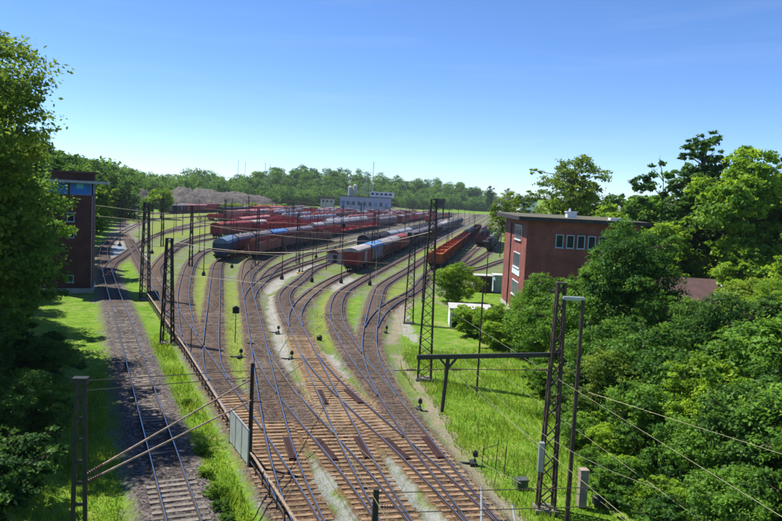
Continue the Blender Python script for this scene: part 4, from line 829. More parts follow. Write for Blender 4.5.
tag(put('well_cover', bx, None, (11.6, 36.8, GZ + .05)), 'round black well cover in the grass right of the concrete post', 'cover')
bx = MB()
for x, y in ((0, 0), (.9, .5), (1.3, -.2)): bx.tube((x, y, 0), (x + .08, y, 1.6 + .3 * x), .035, .02, 5)
bx.bar((0, 0, 1.3), (1.0, .5, 1.5), .03)
tag(put('rusty_stakes', bx.mesh('rusty_stakes', M['mast_rust']), None, (5.9, 40.9, GZ)), 'bent rusty stakes in the grass behind the black point lantern', 'stakes')

# wires -----------------------------------------------------------------
def wire(pts, r, label, mt='wire', sag=0.0, group='overhead wires', cat='wire', name='overhead_wire'):
    out = []
    for a, b in zip(pts, pts[1:]):
        n = 10 if sag else 1
        for i in range(n):
            t = i / n; q = Vector(a).lerp(Vector(b), t); q.z -= sag * 4 * t * (1 - t); out.append(q)
    out.append(Vector(pts[-1]))
    o = put(name, MB().path(out, r, 4).mesh(name, M[mt]))
    return tag(o, label, cat, group)
def catenary(kk, y0, y1, lab, mt='wire'):
    """contact wire and sagging messenger over a track, with droppers"""
    root = empty('catenary', (0, 0, 0), 0, lab, 'wire', 'overhead wires')
    P = []
    y = y0
    while y < y1:
        p, _, _ = along(kk, y); P.append((p[0], p[1])); y += 22
    cw, mw, dp = MB(), MB(), MB()
    for i, (a, b) in enumerate(zip(P, P[1:])):
        o = .25 if i % 2 else -.25
        cw.tube((a[0] + o, a[1], 5.6), (b[0] - o, b[1], 5.6), .012, n=4)
        prev = None
        for j in range(9):
            t = j / 8; q = (a[0] + o + (b[0] - a[0] - 2 * o) * t, a[1] + (b[1] - a[1]) * t, 7.2 - 1.1 * 4 * t * (1 - t))
            if prev: mw.tube(prev, q, .010, n=4)
            prev = q
            if j in (2, 4, 6): dp.tube(q, (q[0], q[1], 5.6), .007, n=3)
    put('contact_wire', cw.mesh('contact_wire', M[mt]), root); put('messenger_wire', mw.mesh('messenger_wire', M[mt]), root); put('droppers', dp.mesh('droppers', M[mt]), root)
catenary('T2', 20, 112, 'overhead line above the leftmost yard track', 'wire_light')
catenary('T6', 18, 125, 'overhead line above the track to the stake wagons', 'wire_light')
catenary('T11', 18, 130, 'overhead line above the right throat track', 'wire_light')
catenary('T8', 18, 112, 'overhead line above the sandy middle track', 'wire_light')
catenary('T10', 62, 135, 'overhead line above the curve left of the lawn')
wire([(-33.2, 97, 11.6), (2.6, 89.3, 9.9)], .02, 'upper cross-span wire between the far left and double-topped masts', sag=1.2)
wire([(-33.2, 97, 7.0), (2.6, 89.3, 6.9)], .016, 'lower cross-span wire between the far left and double-topped masts')
wire([(-21.8, 70.4, 9.9), (3.4, 61.5, 12.5)], .02, 'upper cross-span wire between the flat-topped and tallest masts', sag=1.5)
wire([(-21.8, 70.4, 6.6), (3.4, 61.5, 6.6)], .016, 'lower cross-span wire between the flat-topped and tallest masts')
wire([(9.6, 35.4, 6.2), (24, 20, 5.2)], .009, 'pale wire sagging past the shrubs at the lower right', 'wire_light')
wire([(4.0, 61.5, 6.5), (8.6, 35.9, 6.6), (13, 14, 6.6)], .012, 'pale feeder wire from the tallest mast over the lawn', 'wire_light')
wire([(3.4, 61.5, 3.3), (9.5, 38, 1.2), (14.5, 22, .6)], .010, 'low pale guy wire across the lawn', 'wire_light')
wire([(5.0, 58, 4.2), (16, 24, 1.5)], .010, 'second low pale guy wire across the lawn', 'wire_light')
for y0, za in ((150, 8.2), (205, 9.2), (262, 10)):
    xa = (-86 + y0 * .162) / .987; xb = (-8 + (y0 - 12) * .162) / .987
    for dz, w_ in ((0, 'lower'), (2.2, 'upper')):
        wire([(xa, y0, za + dz), (xb, y0 - 12, za + dz)], .022, '%s cross-span wire over the sidings, %s' % (w_, 'in front of the trains' if y0 == 150 else 'over the middle trains' if y0 == 205 else 'over the far trains'), sag=.8 + dz * .3)
# cross-span tubes from the ladder-like mast to the black post
a = Vector((-10.5, 24.7, 4.9)); b_ = Vector((-7.55, 39.1, 4.75)); a2 = Vector((-10.5, 24.6, 4.65)); b2 = Vector((-7.4, 39.2, 3.6))
for p, q, lab in ((a, b_, 'upper rusty tube from the ladder-like mast to the black post'), (a2, b2, 'lower rusty tube from the ladder-like mast to the black post')):
    root = empty('cross_span_tube', p, 0, lab, 'tube', 'cross-span tubes')
    put('tube', MB().tube((0, 0, 0), q - p, .045, .045, 8).mesh('tube', M['pipe']), root)
    b = MB(); d = (q - p).normalized()
    for i in range(7): b.tube(d * (.25 + i * .13), d * (.31 + i * .13), .085, .06, 8)
    put('insulator', b.mesh('insulator', M['insul']), root)
wire([(-10.6, 24.6, 8.35), (-7.5, 39.2, 5.3)], .018, 'thin upper wire from the ladder-like mast head to the black post')
wire([(-10.6, 24.6, 8.0), (-7.5, 39.2, 4.9)], .018, 'thin second wire from the ladder-like mast head to the black post')
wire([(-7.4, 39.4, 3.9), (-6.9, 62, 5.4)], .03, 'light twin steady wire from the black post to the sandy track', 'wire_light')
wire([(-7.3, 39.4, 3.6), (-4.4, 50, 4.4)], .025, 'short steady wire right of the black post', 'wire_light')
for i, (p, q) in enumerate((((3.4, 22.6, 4.6), (4.9, 33.6, 1.6)), ((4.6, 22.4, 4.4), (6.4, 33.4, .9)))):
    wire([p, q], .05, ('left' if i == 0 else 'right') + ' grey steady tube at the bottom of the right throat track', 'galv', group='steady tubes', cat='tube', name='steady_tube')
for z in (5.45, 4.75): wire([(-.1, 23.2, z), (7.5, 24.5, z + .05)], .018, 'horizontal wire from the low black post to the right, at %s' % ('its top' if z > 5 else 'its middle'))

# ---------------------------------------------------------------- railing along the yard edge
def railing(pts, label):
    pts = resample(pts, 1.5)
    root = empty('railing', (pts[0][0], pts[0][1], -.35), 0, label, 'railing', 'railing along the yard edge')
    o = np.array([pts[0][0], pts[0][1]])
    q = [Vector((p[0] - o[0], p[1] - o[1], 0)) for p in pts]
    put('top_rail', MB().path([v + Vector((0, 0, .98)) for v in q], .05, 6).mesh('top_rail', M['pipe']), root)
    put('second_rail', MB().path([v + Vector((.12, .05, .90)) for v in q], .025, 6).mesh('second_rail', M['pipe']), root)
    put('mid_rail', MB().path([v + Vector((0, 0, .5)) for v in q], .03, 6).mesh('mid_rail', M['mast_rust']), root)
    pm = MB().box((0, 0, .48), (.07, .07, 1.0)).mesh('railing_post', M['mast_rust'])
    for v in q: put('post', pm, root, v)
railing(RAILING_A, 'rusty pipe railing from the far left mast down to the grey screen')
railing(RAILING_B, 'rusty pipe railing in front of the grey screen at the bottom')
sc = empty('screen', (-8.2, 40.3, GZ), 0, 'tall grey sheet screen standing on the railing beside the black post', 'screen')
b = MB(); d0, d1 = Vector((-1.15, 2.75, .3)), Vector((.75, -1.05, .3))
for i in range(3):
    p, q = d0.lerp(d1, i / 3 + .008), d0.lerp(d1, (i + 1) / 3 - .008)
    put('panel', MB().bar((p.x, p.y, 1.3), (q.x, q.y, 1.3), .03, 1.95).mesh('panel', M['screen']), sc)
for i in range(4):
    p = d0.lerp(d1, i / 3); put('post', MB().box((p.x, p.y, 1.15), (.07, .07, 2.3)).mesh('post', M['galv']), sc)
put('top_bar', MB().bar((d0.x, d0.y, 2.3), (d1.x, d1.y, 2.3), .08).mesh('top_bar', M['galv']), sc)

# ---------------------------------------------------------------- buildings
def box_obj(name, c, d, mt, root, rz=0.0): return put(name, MB().box(c, d, rz).mesh(name, mt), root)
def window(root, c, w, h, n, axis, frame, glass, label=None, depth=.10, sill=True):
    """framed window proud of a wall; axis 'y' = wall facing -y, 'x' = wall facing -x"""
    fr = MB(); t = .09
    def bx(u, z, du, dz, off, th, b):
        if axis == 'y': b.box((c[0] + u, c[1] - off, c[2] + z), (du, th, dz))
        else: b.box((c[0] - off, c[1] + u, c[2] + z), (th, du, dz))
    bx(0, h / 2 - t / 2, w, t, depth / 2, depth, fr); bx(0, -h / 2 + t / 2, w, t, depth / 2, depth, fr)
    for i in range(n + 1):
        u = -w / 2 + t / 2 + (w - t) * i / n
        bx(u, 0, t, h - 2 * t - .004, depth / 2, depth - .006, fr)
    f = put('window', fr.mesh('window', frame), root)
    for i in range(n):
        g = MB(); pw = (w - t) / n - t - .004
        bx(-w / 2 + t / 2 + (w - t) * (i + .5) / n, 0, pw, h - 2 * t - .004, .03, .03, g)
        put('pane', g.mesh('pane', glass), f)
    if sill:
        s = MB(); bx(0, -h / 2 - .05, w + .2, .08, .11, .22, s); put('sill', s.mesh('sill', M['concrete']), f)
    return f

# red brick signal box on the right
sb = empty('signal_box', (17.8, 95.3, GZ), 0, 'three-storey red brick signal box with flat overhanging roof, right of the tracks', 'building')
W_, D_, H_ = 14.9, 18.5, 13.55
box_obj('wall', (W_ / 2, D_ / 2, H_ / 2), (W_, D_, H_), M['brick_red'], sb)
rf = put('roof', MB().add([(-1.3, -1.0, H_ + .02), (W_ + 1.3, -1.0, H_ + .02), (W_ + 1.3, D_ + 1, H_ + .02), (-1.3, D_ + 1, H_ + .02),
    (-1.3, -1.0, H_ + .42), (W_ + 1.3, -1.0, H_ + .42), (W_ + 1.3, D_ + 1, H_ + .62), (-1.3, D_ + 1, H_ + .62)],
    [(3, 2, 1, 0), (4, 5, 6, 7), (0, 1, 5, 4), (1, 2, 6, 5), (2, 3, 7, 6), (3, 0, 4, 7)]).mesh('roof', M['roof_felt']), sb)
fa = MB(); fa.box((W_ / 2, -1.04, H_ + .2), (W_ + 2.7, .07, .5)); fa.box((-1.34, D_ / 2, H_ + .2), (.07, D_ + 2.0, .5)); put('fascia', fa.mesh('fascia', M['fascia']), rf)
v = MB().box((7.1, 6.0, H_ + .85), (1.3, 1.3, .75)).box((7.1, 6.0, H_ + 1.28), (1.6, 1.6, .1)).tube((6.9, 6, H_ + 1.3), (6.9, 6, H_ + 1.75), .16, .14, 8).mesh('roof_vent', M['win_white']); put('roof_vent', v, rf)
put('roof_hatch', MB().box((12.4, 3.0, H_ + .62), (1.6, 1.2, .35)).mesh('roof_hatch', M['concrete_white']), rf)
for i in range(6): window(sb, (4.35 + i * 1.42, -.0, 10.95), 1.02, 1.75, 1, 'y', M['win_blue'], M['glass'])
for z in (11.6, 7.7, 3.7): window(sb, (0, 6.4, z), 5.2, 2.1, 4, 'x', M['win_white'], M['glass'])
box_obj('sill_band', (-.05, 6.4, 6.05), (.1, 6.2, .9), M['win_white'], sb)
box_obj('drain_pipe', (-.09, 12.2, 6.5), (.14, .14, 12.6), M['dark_iron'], sb)
box_obj('plinth', (W_ / 2, D_ / 2, .25), (W_ + .16, D_ + .16, .6), M['concrete'], sb)
dr_ = box_obj('door', (2.4, -.06, 1.5), (1.2, .1, 2.3), M['mast_green'], sb); put('handle', MB().box((2.85, -.15, 1.5), (.05, .08, .2)).mesh('handle', M['galv']), dr_)
put('canopy', MB().box((2.4, -.8, 4.6), (2.6, 1.6, .18)).mesh('canopy', M['concrete']), sb)

# dark brick tower on the left
tw = empty('signal_tower', (-42.0, 100.9, GZ), math.radians(20), 'dark brick tower with blue window band and overhanging flat roof behind the left trees', 'tower')
tx = -6.6
box_obj('wall', (tx / 2, 3.2, 6.85), (6.6, 6.4, 13.7), M['brick_dark'], tw)
box_obj('plinth', (tx / 2, 3.2, .3), (6.76, 6.56, .7), M['concrete'], tw)
box_obj('window_core', (tx / 2, 3.2, 14.55), (6.2, 6.0, 1.66), M['fascia'], tw)
for i, (x0, x1) in enumerate(((-6.2, -3.28), (-3.02, -.28))):
    f = box_obj('window', ((x0 + x1) / 2, .14, 14.55), (x1 - x0, .06, 1.62), M['win_blue'], tw)
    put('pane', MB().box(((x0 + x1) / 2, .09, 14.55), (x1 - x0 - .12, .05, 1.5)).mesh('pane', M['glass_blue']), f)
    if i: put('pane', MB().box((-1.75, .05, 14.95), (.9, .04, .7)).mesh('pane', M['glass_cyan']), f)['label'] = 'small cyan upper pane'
for i in range(2):
    f = box_obj('window', (-.14, 1.7 + i * 3.0, 14.55), (.06, 2.7, 1.62), M['win_blue'], tw)
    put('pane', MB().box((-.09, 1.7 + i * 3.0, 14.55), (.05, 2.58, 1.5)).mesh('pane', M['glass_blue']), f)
for p in ((-6.45, .1), (-3.15, .1), (-.12, .12), (-.12, 3.2), (-.12, 6.25)): box_obj('pillar', (p[0], p[1], 14.55), (.2, .2, 1.7), M['fascia'], tw)
rf = box_obj('roof', (tx / 2 + .35, 2.9, 15.53), (9.6, 8.4, .26), M['fascia'], tw)
put('roof_edge', MB().box((tx / 2 + .35, -1.34, 15.55), (9.7, .08, .34)).box((5.2 - 3.3 + .0, 2.9, 15.55), (.08, 8.4, .34)).mesh('roof_edge', M['galv']), rf)
up_ = box_obj('clerestory', (tx / 2 + .6, 3.2, 16.2), (5.4, 5.2, 1.08), M['brick_dark'], tw)
put('cap_roof', MB().box((tx / 2 + .7, 3.1, 16.87), (6.4, 6.2, .26)).mesh('cap_roof', M['tile']), up_)
for z in (10.6, 8.25, 2.0): window(tw, (-2.9, 0, z), .95, 1.25 if z > 9 else 1.0, 1, 'y', M['win_blue'], M['glass'])
box_obj('drain_pipe', (-.15, -.08, 7), (.1, .1, 13.4), M['galv'], tw)

# small brown-roofed house among the right-hand trees
hs = empty('house', (35.5, 85.5, .3), math.radians(-8), 'small brick house with brown tiled roof almost hidden by the right-hand trees', 'house')
box_obj('wall', (0, 3, 2.2), (7.6, 6.4, 4.6), M['brick_dark'], hs)
rm = MB(); rm.add([(-4.3, -.7, 4.2), (4.3, -.7, 4.2), (4.3, 6.8, 4.2), (-4.3, 6.8, 4.2), (-2.5, 3.05, 6.9), (3.9, 3.05, 6.9)], [(0, 1, 5, 4), (1, 2, 5), (2, 3, 4, 5), (3, 0, 4), (3, 2, 1, 0)])
rf = put('roof', rm.mesh('roof', M['tile']), hs)
window(hs, (.4, -.2, 2.3), 1.5, 1.3, 2, 'y', M['win_blue'], M['glass'])

# low concrete shelter on the lawn
sh = empty('concrete_shelter', (7.6, 87.8, GZ), math.radians(-2), 'low whitewashed concrete shelter with flat roof on the lawn', 'shelter')
box_obj('end_wall', (.15, 2.3, 1.15), (.3, 4.6, 2.3), M['concrete_white'], sh)
box_obj('back_wall', (2.6, 4.45, 1.12), (4.6, .3, 2.24), M['concrete'], sh)
box_obj('side_wall', (5.05, 2.3, 1.12), (.3, 4.6, 2.24), M['concrete'], sh)
box_obj('roof', (2.6, 2.3, 2.36), (5.4, 4.9, .18), M['concrete'], sh)
box_obj('inner_door', (2.9, 4.27, 1.0), (2.4, .06, 2.0), M['screen'], sh)

def shed(loc, w, d, h, mt, label, rz, roofm, group):
    root = empty('shed', (loc[0], loc[1], GZ), rz, label, 'shed', group)
    box_obj('wall', (0, d / 2, h / 2), (w, d, h), mt, root)
    box_obj('roof', (0, d / 2, h + .08), (w + .4, d + .4, .16), roofm, root)
    dd = box_obj('door', (w * .18, -.04, h * .43), (w * .36, .08, h * .8), M['win_blue'] if 'blue' in label else M['mast_green'], root)
    put('handle', MB().box((w * .3, -.11, h * .43), (.05, .08, .16)).mesh('handle', M['galv']), dd)
    return root
shed((16.2, 123.6), 2.9, 2.6, 2.8, M['mast_rust'], 'brown-grey shed left of two, beside the brick signal box', .05, M['concrete'], 'sheds')
shed((19.4, 124.8), 2.2, 2.4, 2.9, mat('pale_blue_paint', (.33, .45, .54), .6), 'pale blue shed between the brown shed and the brick signal box', .05, M['win_white'], 'sheds')
hut = shed((-13.0, 160.8), 2.6, 2.4, 2.4, mat('grey_render', (.32, .29, .33), .9), 'small grey hut with pointed roof and pale door between the middle sidings', -.25, M['tile'], None)
put('gable', MB().extrude([(-1.5, 2.55), (1.5, 2.55), (0, 3.4)], -.2, 2.6).mesh('gable', M['tile']), hut)
put('vent_pipe', MB().tube((0, 1.2, 3.2), (0, 1.2, 3.9), .12, n=8).mesh('vent_pipe', M['dark_iron']), hut)
pd = put('pad', MB().add([(x, y, z) for z in (-.3, -.7) for x, y in ((-57.8, 149), (-61.9, 168), (-69.6, 186.5), (-68.8, 176.5))],
    [(0, 1, 2, 3), (0, 4, 5, 1), (1, 5, 6, 2), (2, 6, 7, 3), (3, 7, 4, 0)]).mesh('pad', mat('blue_grey_concrete', (.17, .21, .25), .85, 0, .15, .6)))
pd.name = 'concrete_pad'; tag(pd, kind='structure')
# ---------------------------------------------------------------- wagons
def paint(nm, c, c2=None): return mat('wagon_' + nm, c, .65, .1, .3, .9, .15, 10, col2=c2)
WP = dict(oxide=paint('oxide', (.35, .055, .045), (.18, .036, .032)), brown=paint('brown', (.17, .070, .052), (.085, .042, .036)), red=paint('red', (.46, .045, .042), (.22, .032, .03)),
          grey=paint('grey', (.26, .235, .24), (.13, .10, .10)), navy=paint('navy', (.045, .095, .165), (.025, .045, .08)), steel=paint('steel_blue', (.17, .27, .38), (.10, .15, .22)), dark=paint('dark', (.038, .036, .042), (.02, .02, .022)),
          orange=paint('orange', (.50, .135, .035), (.27, .07, .03)), rust=paint('rust', (.31, .088, .052), (.15, .05, .038)), pink=paint('faded_red', (.52, .20, .185), (.30, .10, .095)),
          silver=paint('silver', (.40, .42, .44), (.26, .26, .28)), blue=paint('tarp_blue', (.10, .30, .62), (.06, .18, .40)), pale=paint('pale_roof', (.46, .43, .41), (.30, .26, .25)), load=paint('load', (.10, .07, .05), (.045, .035, .03)))
wheel = MB()
for x in (-.75, .75): wheel.tube((x - .07, 0, .46), (x + .07, 0, .46), .46, .46, 12)
wheel.tube((-1.0, 0, .46), (1.0, 0, .46), .09, n=6)
wheelset = wheel.mesh('wheelset', M['dark_iron'])
buffer_m = MB().tube((0, 0, 0), (0, -.45, 0), .1, .1, 8).tube((0, -.45, 0), (0, -.53, 0), .24, .24, 10).mesh('buffer', M['dark_iron'])
_cache = {}
def underframe(L):
    b = MB().box((0, 0, 1.02), (2.5, L - .2, .22)).box((0, L * .32, .62), (2.1, 2.4, .28)).box((0, -L * .32, .62), (2.1, 2.4, .28))
    for s in (-1, 1): b.box((s * 1.05, L * .32, .5), (.1, 2.8, .3)); b.box((s * 1.05, -L * .32, .5), (.1, 2.8, .3)); b.bar((s * 1.1, -L * .2, .95), (s * 1.1, L * .2, .95), .1, .25)
    return b
def wagon_parts(kind, c, roofc):
    key = (kind, c, roofc)
    if key in _cache: return _cache[key]
    P = []
    if kind == 'hopper':
        L = 13.6; h = L / 2 - .6
        body = MB().extrude([(-.9, 1.15), (.9, 1.15), (1.42, 1.75), (1.45, 3.25), (-1.45, 3.25), (-1.42, 1.75)], -h, h)
        for i in range(9):
            y = -h + .15 + i * (2 * h - .3) / 8
            for s in (-1, 1): body.box((s * 1.48, y, 2.45), (.1, .14, 1.6))
        roof = MB().extrude([(-1.5, 3.254), (1.5, 3.254), (1.28, 3.75), (.7, 4.12), (0, 4.24), (-.7, 4.12), (-1.28, 3.75)], -h - .05, h + .05)
        for i in range(5): roof.box((0, -h + .5 + i * (2 * h - 1) / 4, 4.22), (.9, .25, .12))
        P = [('body', body.mesh('body', WP[c])), ('roof', roof.mesh('roof', WP[roofc]))]
    elif kind == 'box':
        L = 14.6; h = L / 2 - .55
        body = MB().box((0, 0, 2.32), (2.84, 2 * h, 2.3))
        for i in range(8):
            y = -h + .1 + i * (2 * h - .2) / 7
            for s in (-1, 1): body.box((s * 1.44, y, 2.3), (.08, .12, 2.2))
        for x in (-.9, -.3, .3, .9): body.box((x, -h - .03, 2.3), (.1, .08, 2.2))
        roof = MB().extrude([(-1.5, 3.474), (1.5, 3.474), (1.4, 3.8), (.8, 4.1), (0, 4.2), (-.8, 4.1), (-1.4, 3.8)], -h - .08, h + .08)
        P = [('body', body.mesh('body', WP[c])), ('roof', roof.mesh('roof', WP[roofc]))]
        for s in (-1, 1): P.append(('side_door', MB().box((s * 1.5, .8, 2.3), (.06, 2.6, 2.05)).mesh('side_door', WP[roofc])))
    elif kind == 'tank':
        L = 12.4; h = L / 2 - .75
        body = MB().tube((0, -h, 2.62), (0, h, 2.62), 1.42, 1.42, 18)
        for s in (-1, 1): body.tube((0, s * h, 2.62), (0, s * (h + .3), 2.62), 1.42, .95, 18)
        for i in range(5): body.tube((0, -h + .3 + i * (2 * h - .6) / 4, 2.62), (0, -h + .42 + i * (2 * h - .6) / 4, 2.62), 1.46, 1.46, 18)
        dome = MB().tube((0, 0, 3.95), (0, 0, 4.35), .5, .45, 10).box((0, 0, 4.1), (.9, 5.4, .05))
        dome.bar((.45, -2.7, 4.5), (.45, 2.7, 4.5), .05).bar((-.45, -2.7, 4.5), (-.45, 2.7, 4.5), .05)
        P = [('barrel', body.mesh('barrel', WP[c], False)), ('dome', dome.mesh('dome', WP[roofc])), ('saddle', MB().box((0, -h * .75, 1.25), (2.3, .4, .5)).box((0, h * .75, 1.25), (2.3, .4, .5)).mesh('saddle', M['dark_iron']))]
        lad = MB()
        for x in (-.22, .22): lad.bar((x + .8, -h - .34, 1.1), (x + .8, -h - .34, 4.0), .05)
        for i in range(9): lad.bar((.58, -h - .34, 1.3 + i * .3), (1.02, -h - .34, 1.3 + i * .3), .04)
        P.append(('ladder', lad.mesh('ladder', M['galv'])))
    elif kind == 'gondola':
        L = 12.6; h = L / 2 - .5
        body = MB().box((0, 0, 1.2), (2.7, 2 * h, .12))
        for s in (-1, 1):
            body.box((s * 1.36, 0, 2.1), (.08, 2 * h, 1.7)); body.box((0, s * (h - .04), 2.1), (2.64, .08, 1.7))
            body.box((s * 1.40, 0, 2.98), (.14, 2 * h, .1)); body.box((0, s * h, 2.98), (2.66, .12, .1))
            for i in range(9): body.box((s * 1.44, -h + .1 + i * (2 * h - .2) / 8, 2.05), (.1, .14, 1.75))
            for x in (-.85, 0, .85): body.box((x, s * (h + .04), 2.05), (.14, .1, 1.75))
        rr = random.Random(3); ld = MB()
        for i in range(10):
            for j in range(2):
                ld.box(((j - .5) * 1.2 + rr.uniform(-.1, .1), -h + .7 + i * (2 * h - 1.4) / 9, 1.55 + rr.uniform(0, .55)), (1.15, 1.25, .9), rr.uniform(-.3, .3))
        P = [('body', body.mesh('body', WP[c])), ('load', ld.mesh('load', WP[roofc]))]
    elif kind == 'flat':
        L = 13.4; h = L / 2 - .5
        body = MB().box((0, 0, 1.25), (2.7, 2 * h, .2)); st = MB()
        for s in (-1, 1):
            body.box((0, s * h, 1.75), (2.6, .1, .9)); body.box((s * 1.36, 0, 1.3), (.08, 2 * h, .36))
            for i in range(7): st.box((s * 1.34, -h + .4 + i * (2 * h - .8) / 6, 2.25), (.1, .12, 1.8))
        st.bar((-1.34, -h + .4, 3.1), (1.34, -h + .4, 3.1), .07); st.bar((-1.34, h - .4, 3.1), (1.34, h - .4, 3.1), .07)
        P = [('deck', body.mesh('deck', WP[c])), ('stakes', st.mesh('stakes', WP[roofc]))]
    elif kind == 'stake':
        L = 13.4; h = L / 2 - .5
        body = MB().box((0, 0, 1.22), (2.7, 2 * h, .2)); hoop = MB()
        for s in (-1, 1): body.box((0, s * h, 2.4), (2.66, .1, 2.3)); body.box((s * 1.34, 0, 2.0), (.06, 2 * h, 1.5))
        for i in range(6):
            y = -h + .3 + i * (2 * h - .6) / 5
            pr = [(-1.36, 1.2), (-1.36, 3.1), (-.9, 3.6), (0, 3.8), (.9, 3.6), (1.36, 3.1), (1.36, 1.2)]
            for a, b in zip(pr, pr[1:]): hoop.bar((a[0], y, a[1]), (b[0], y, b[1]), .11)
        for x, z in ((-1.36, 3.1), (1.36, 3.1), (0, 3.8), (-1.36, 2.3), (1.36, 2.3)): hoop.bar((x, -h + .3, z), (x, h - .3, z), .09)
        P = [('body', body.mesh('body', WP[c])), ('hoops', hoop.mesh('hoops', WP[roofc]))]
        rr = random.Random(5); ld = MB()
        for i in range(14): ld.tube((rr.uniform(-.9, .9), -h + .4, 1.5 + rr.uniform(0, 1.2)), (rr.uniform(-.9, .9), h - .4, 1.5 + rr.uniform(0, 1.2)), .16, .13, 6)
        P.append(('load', ld.mesh('load', WP['load'])))
    P.append(('underframe', underframe(L).mesh('underframe', M['dark_iron'])))
    _cache[key] = (L, P)
    return _cache[key]
ORD = ['first', 'second', 'third', 'fourth', 'fifth', 'sixth', 'seventh', 'eighth', 'ninth', 'tenth', 'eleventh', 'twelfth']
DESC = dict(hopper='covered hopper wagon', box='box wagon', tank='tank wagon', gondola='open wagon', flat='flat wagon', stake='hooped stake wagon')
CDESC = dict(oxide='red-brown', brown='brown', red='bright red', grey='grey', navy='dark blue', dark='black', orange='orange', rust='rust-brown', pink='faded red', silver='silver grey')
def wagon(k, y, kind, c, roofc, label, group, near):
    L, P = wagon_parts(kind, c, roofc)
    p, rz, d = along(k, y + L / 2)
    root = empty('freight_wagon', (p[0], p[1], 0), rz, label, 'wagon', group)
    root.scale = (1.07, 1.0, 1.12)
    for nm, me in P:
        o_ = put(nm, me, root)
        if nm in ('stakes', 'hoops', 'load'): o_['kind'] = 'stuff'
    if near:
        for yy in (-L * .32 - .9, -L * .32 + .9, L * .32 - .9, L * .32 + .9): put('wheelset', wheelset, root, (0, yy, 0))
        for s in (-1, 1):
            put('buffer', buffer_m, root, (s * .87, -L / 2 + .15, 1.05)); put('buffer', buffer_m, root, (s * .87, L / 2 - .15, 1.05), math.pi)
    return y + L * math.cos(rz)
def train(k, y, seq, where):
    n = 0
    for kind, c, roofc, cnt in seq:
        for _ in range(cnt):
            near = y < 330
            if n < len(ORD): lab = '%s %s, %s from near end of %s' % (CDESC[c], DESC[kind], ORD[n], where)
            else: lab = '%s %s in the far part of %s' % (CDESC[c], DESC[kind], where)
            y = wagon(k, y, kind, c, roofc, lab, 'wagons of ' + where, near); n += 1
            if y > CL[k][-1][1] - 20: return
train('T11b', 156, [('gondola', 'orange', 'orange', 5), ('gondola', 'rust', 'rust', 4), ('tank', 'dark', 'silver', 3), ('gondola', 'brown', 'load', 5)], 'the orange open train')
train('R1', 243, [('flat', 'brown', 'rust', 2), ('tank', 'dark', 'dark', 2), ('hopper', 'brown', 'brown', 4)], 'the rightmost brown train')
train('R2', 221, [('tank', 'dark', 'silver', 3), ('hopper', 'dark', 'dark', 2)], 'the tank row')
train('T8b', 142.5, [('box', 'oxide', 'pale', 1), ('box', 'grey', 'blue', 1), ('hopper', 'brown', 'pale', 2), ('box', 'oxide', 'oxide', 1), ('hopper', 'grey', 'grey', 3), ('hopper', 'brown', 'grey', 5), ('box', 'grey', 'pale', 3), ('hopper', 'grey', 'grey', 7)], 'the long middle train')
train('X36', 190, [('hopper', 'navy', 'dark', 2), ('hopper', 'dark', 'silver', 3), ('hopper', 'grey', 'dark', 5), ('hopper', 'dark', 'grey', 4)], 'the dark second train')
train('T6', 157.5, [('stake', 'rust', 'rust', 2), ('stake', 'brown', 'rust', 3), ('stake', 'rust', 'rust', 1)], 'the brown stake train')
train('T4', 150.5, [('hopper', 'navy', 'steel', 1), ('hopper', 'brown', 'grey', 2), ('hopper', 'grey', 'blue', 1), ('hopper', 'grey', 'grey', 2), ('gondola', 'red', 'load', 3), ('flat', 'red', 'pink', 6), ('hopper', 'grey', 'grey', 4)], 'the train headed by dark blue')
train('X68', 250, [('hopper', 'oxide', 'pale', 1), ('hopper', 'grey', 'grey', 1), ('hopper', 'brown', 'grey', 5), ('hopper', 'grey', 'brown', 6), ('hopper', 'brown', 'brown', 17)], 'the long grey-brown hopper train')
train('T3', 285, [('hopper', 'silver', 'silver', 6), ('gondola', 'red', 'load', 2), ('hopper', 'grey', 'grey', 4), ('flat', 'red', 'red', 4)], 'the silver-roofed train')
train('X77', 232, [('flat', 'red', 'red', 3), ('gondola', 'red', 'red', 3), ('tank', 'silver', 'silver', 3), ('flat', 'pink', 'pink', 6)], 'the first red train')
train('X82', 246, [('gondola', 'red', 'pink', 4), ('flat', 'red', 'red', 6), ('tank', 'pink', 'pink', 5), ('gondola', 'red', 'load', 2)], 'the second red train')
train('Fb', 218, [('box', 'oxide', 'oxide', 2), ('box', 'oxide', 'pale', 1), ('gondola', 'red', 'pink', 3), ('flat', 'red', 'red', 8), ('gondola', 'brown', 'red', 6)], 'the train at the left fan')
train('X93', 248, [('flat', 'red', 'red', 6), ('tank', 'silver', 'pink', 5), ('gondola', 'brown', 'load', 5)], 'the third red train')
train('Fa', 252, [('gondola', 'red', 'red', 6), ('flat', 'pink', 'red', 6), ('hopper', 'brown', 'brown', 4)], 'the fourth red train')
train('X105', 268, [('box', 'oxide', 'pink', 3), ('flat', 'red', 'pink', 6), ('tank', 'red', 'silver', 6), ('gondola', 'red', 'red', 4)], 'the upper train at left fan')
train('X111', 293, [('gondola', 'red', 'orange', 5), ('tank', 'silver', 'red', 4), ('flat', 'orange', 'orange', 4)], 'the far train with orange loads')
train('T1b', 312, [('flat', 'red', 'red', 5), ('gondola', 'brown', 'red', 6)], 'the red train by green strip')
train('X127', 345, [('gondola', 'oxide', 'pink', 4), ('tank', 'silver', 'silver', 3), ('flat', 'red', 'red', 2)], 'the far mixed train')
train('X139', 362, [('box', 'oxide', 'pink', 4), ('gondola', 'red', 'red', 4)], 'the far red box train')
train('X165', 415, [('gondola', 'red', 'pink', 4), ('box', 'oxide', 'red', 4)], 'the red train before the heaps')
train('T1', 398, [('box', 'dark', 'dark', 3), ('gondola', 'oxide', 'red', 3), ('box', 'red', 'pink', 3)], 'the dark train before the heaps')
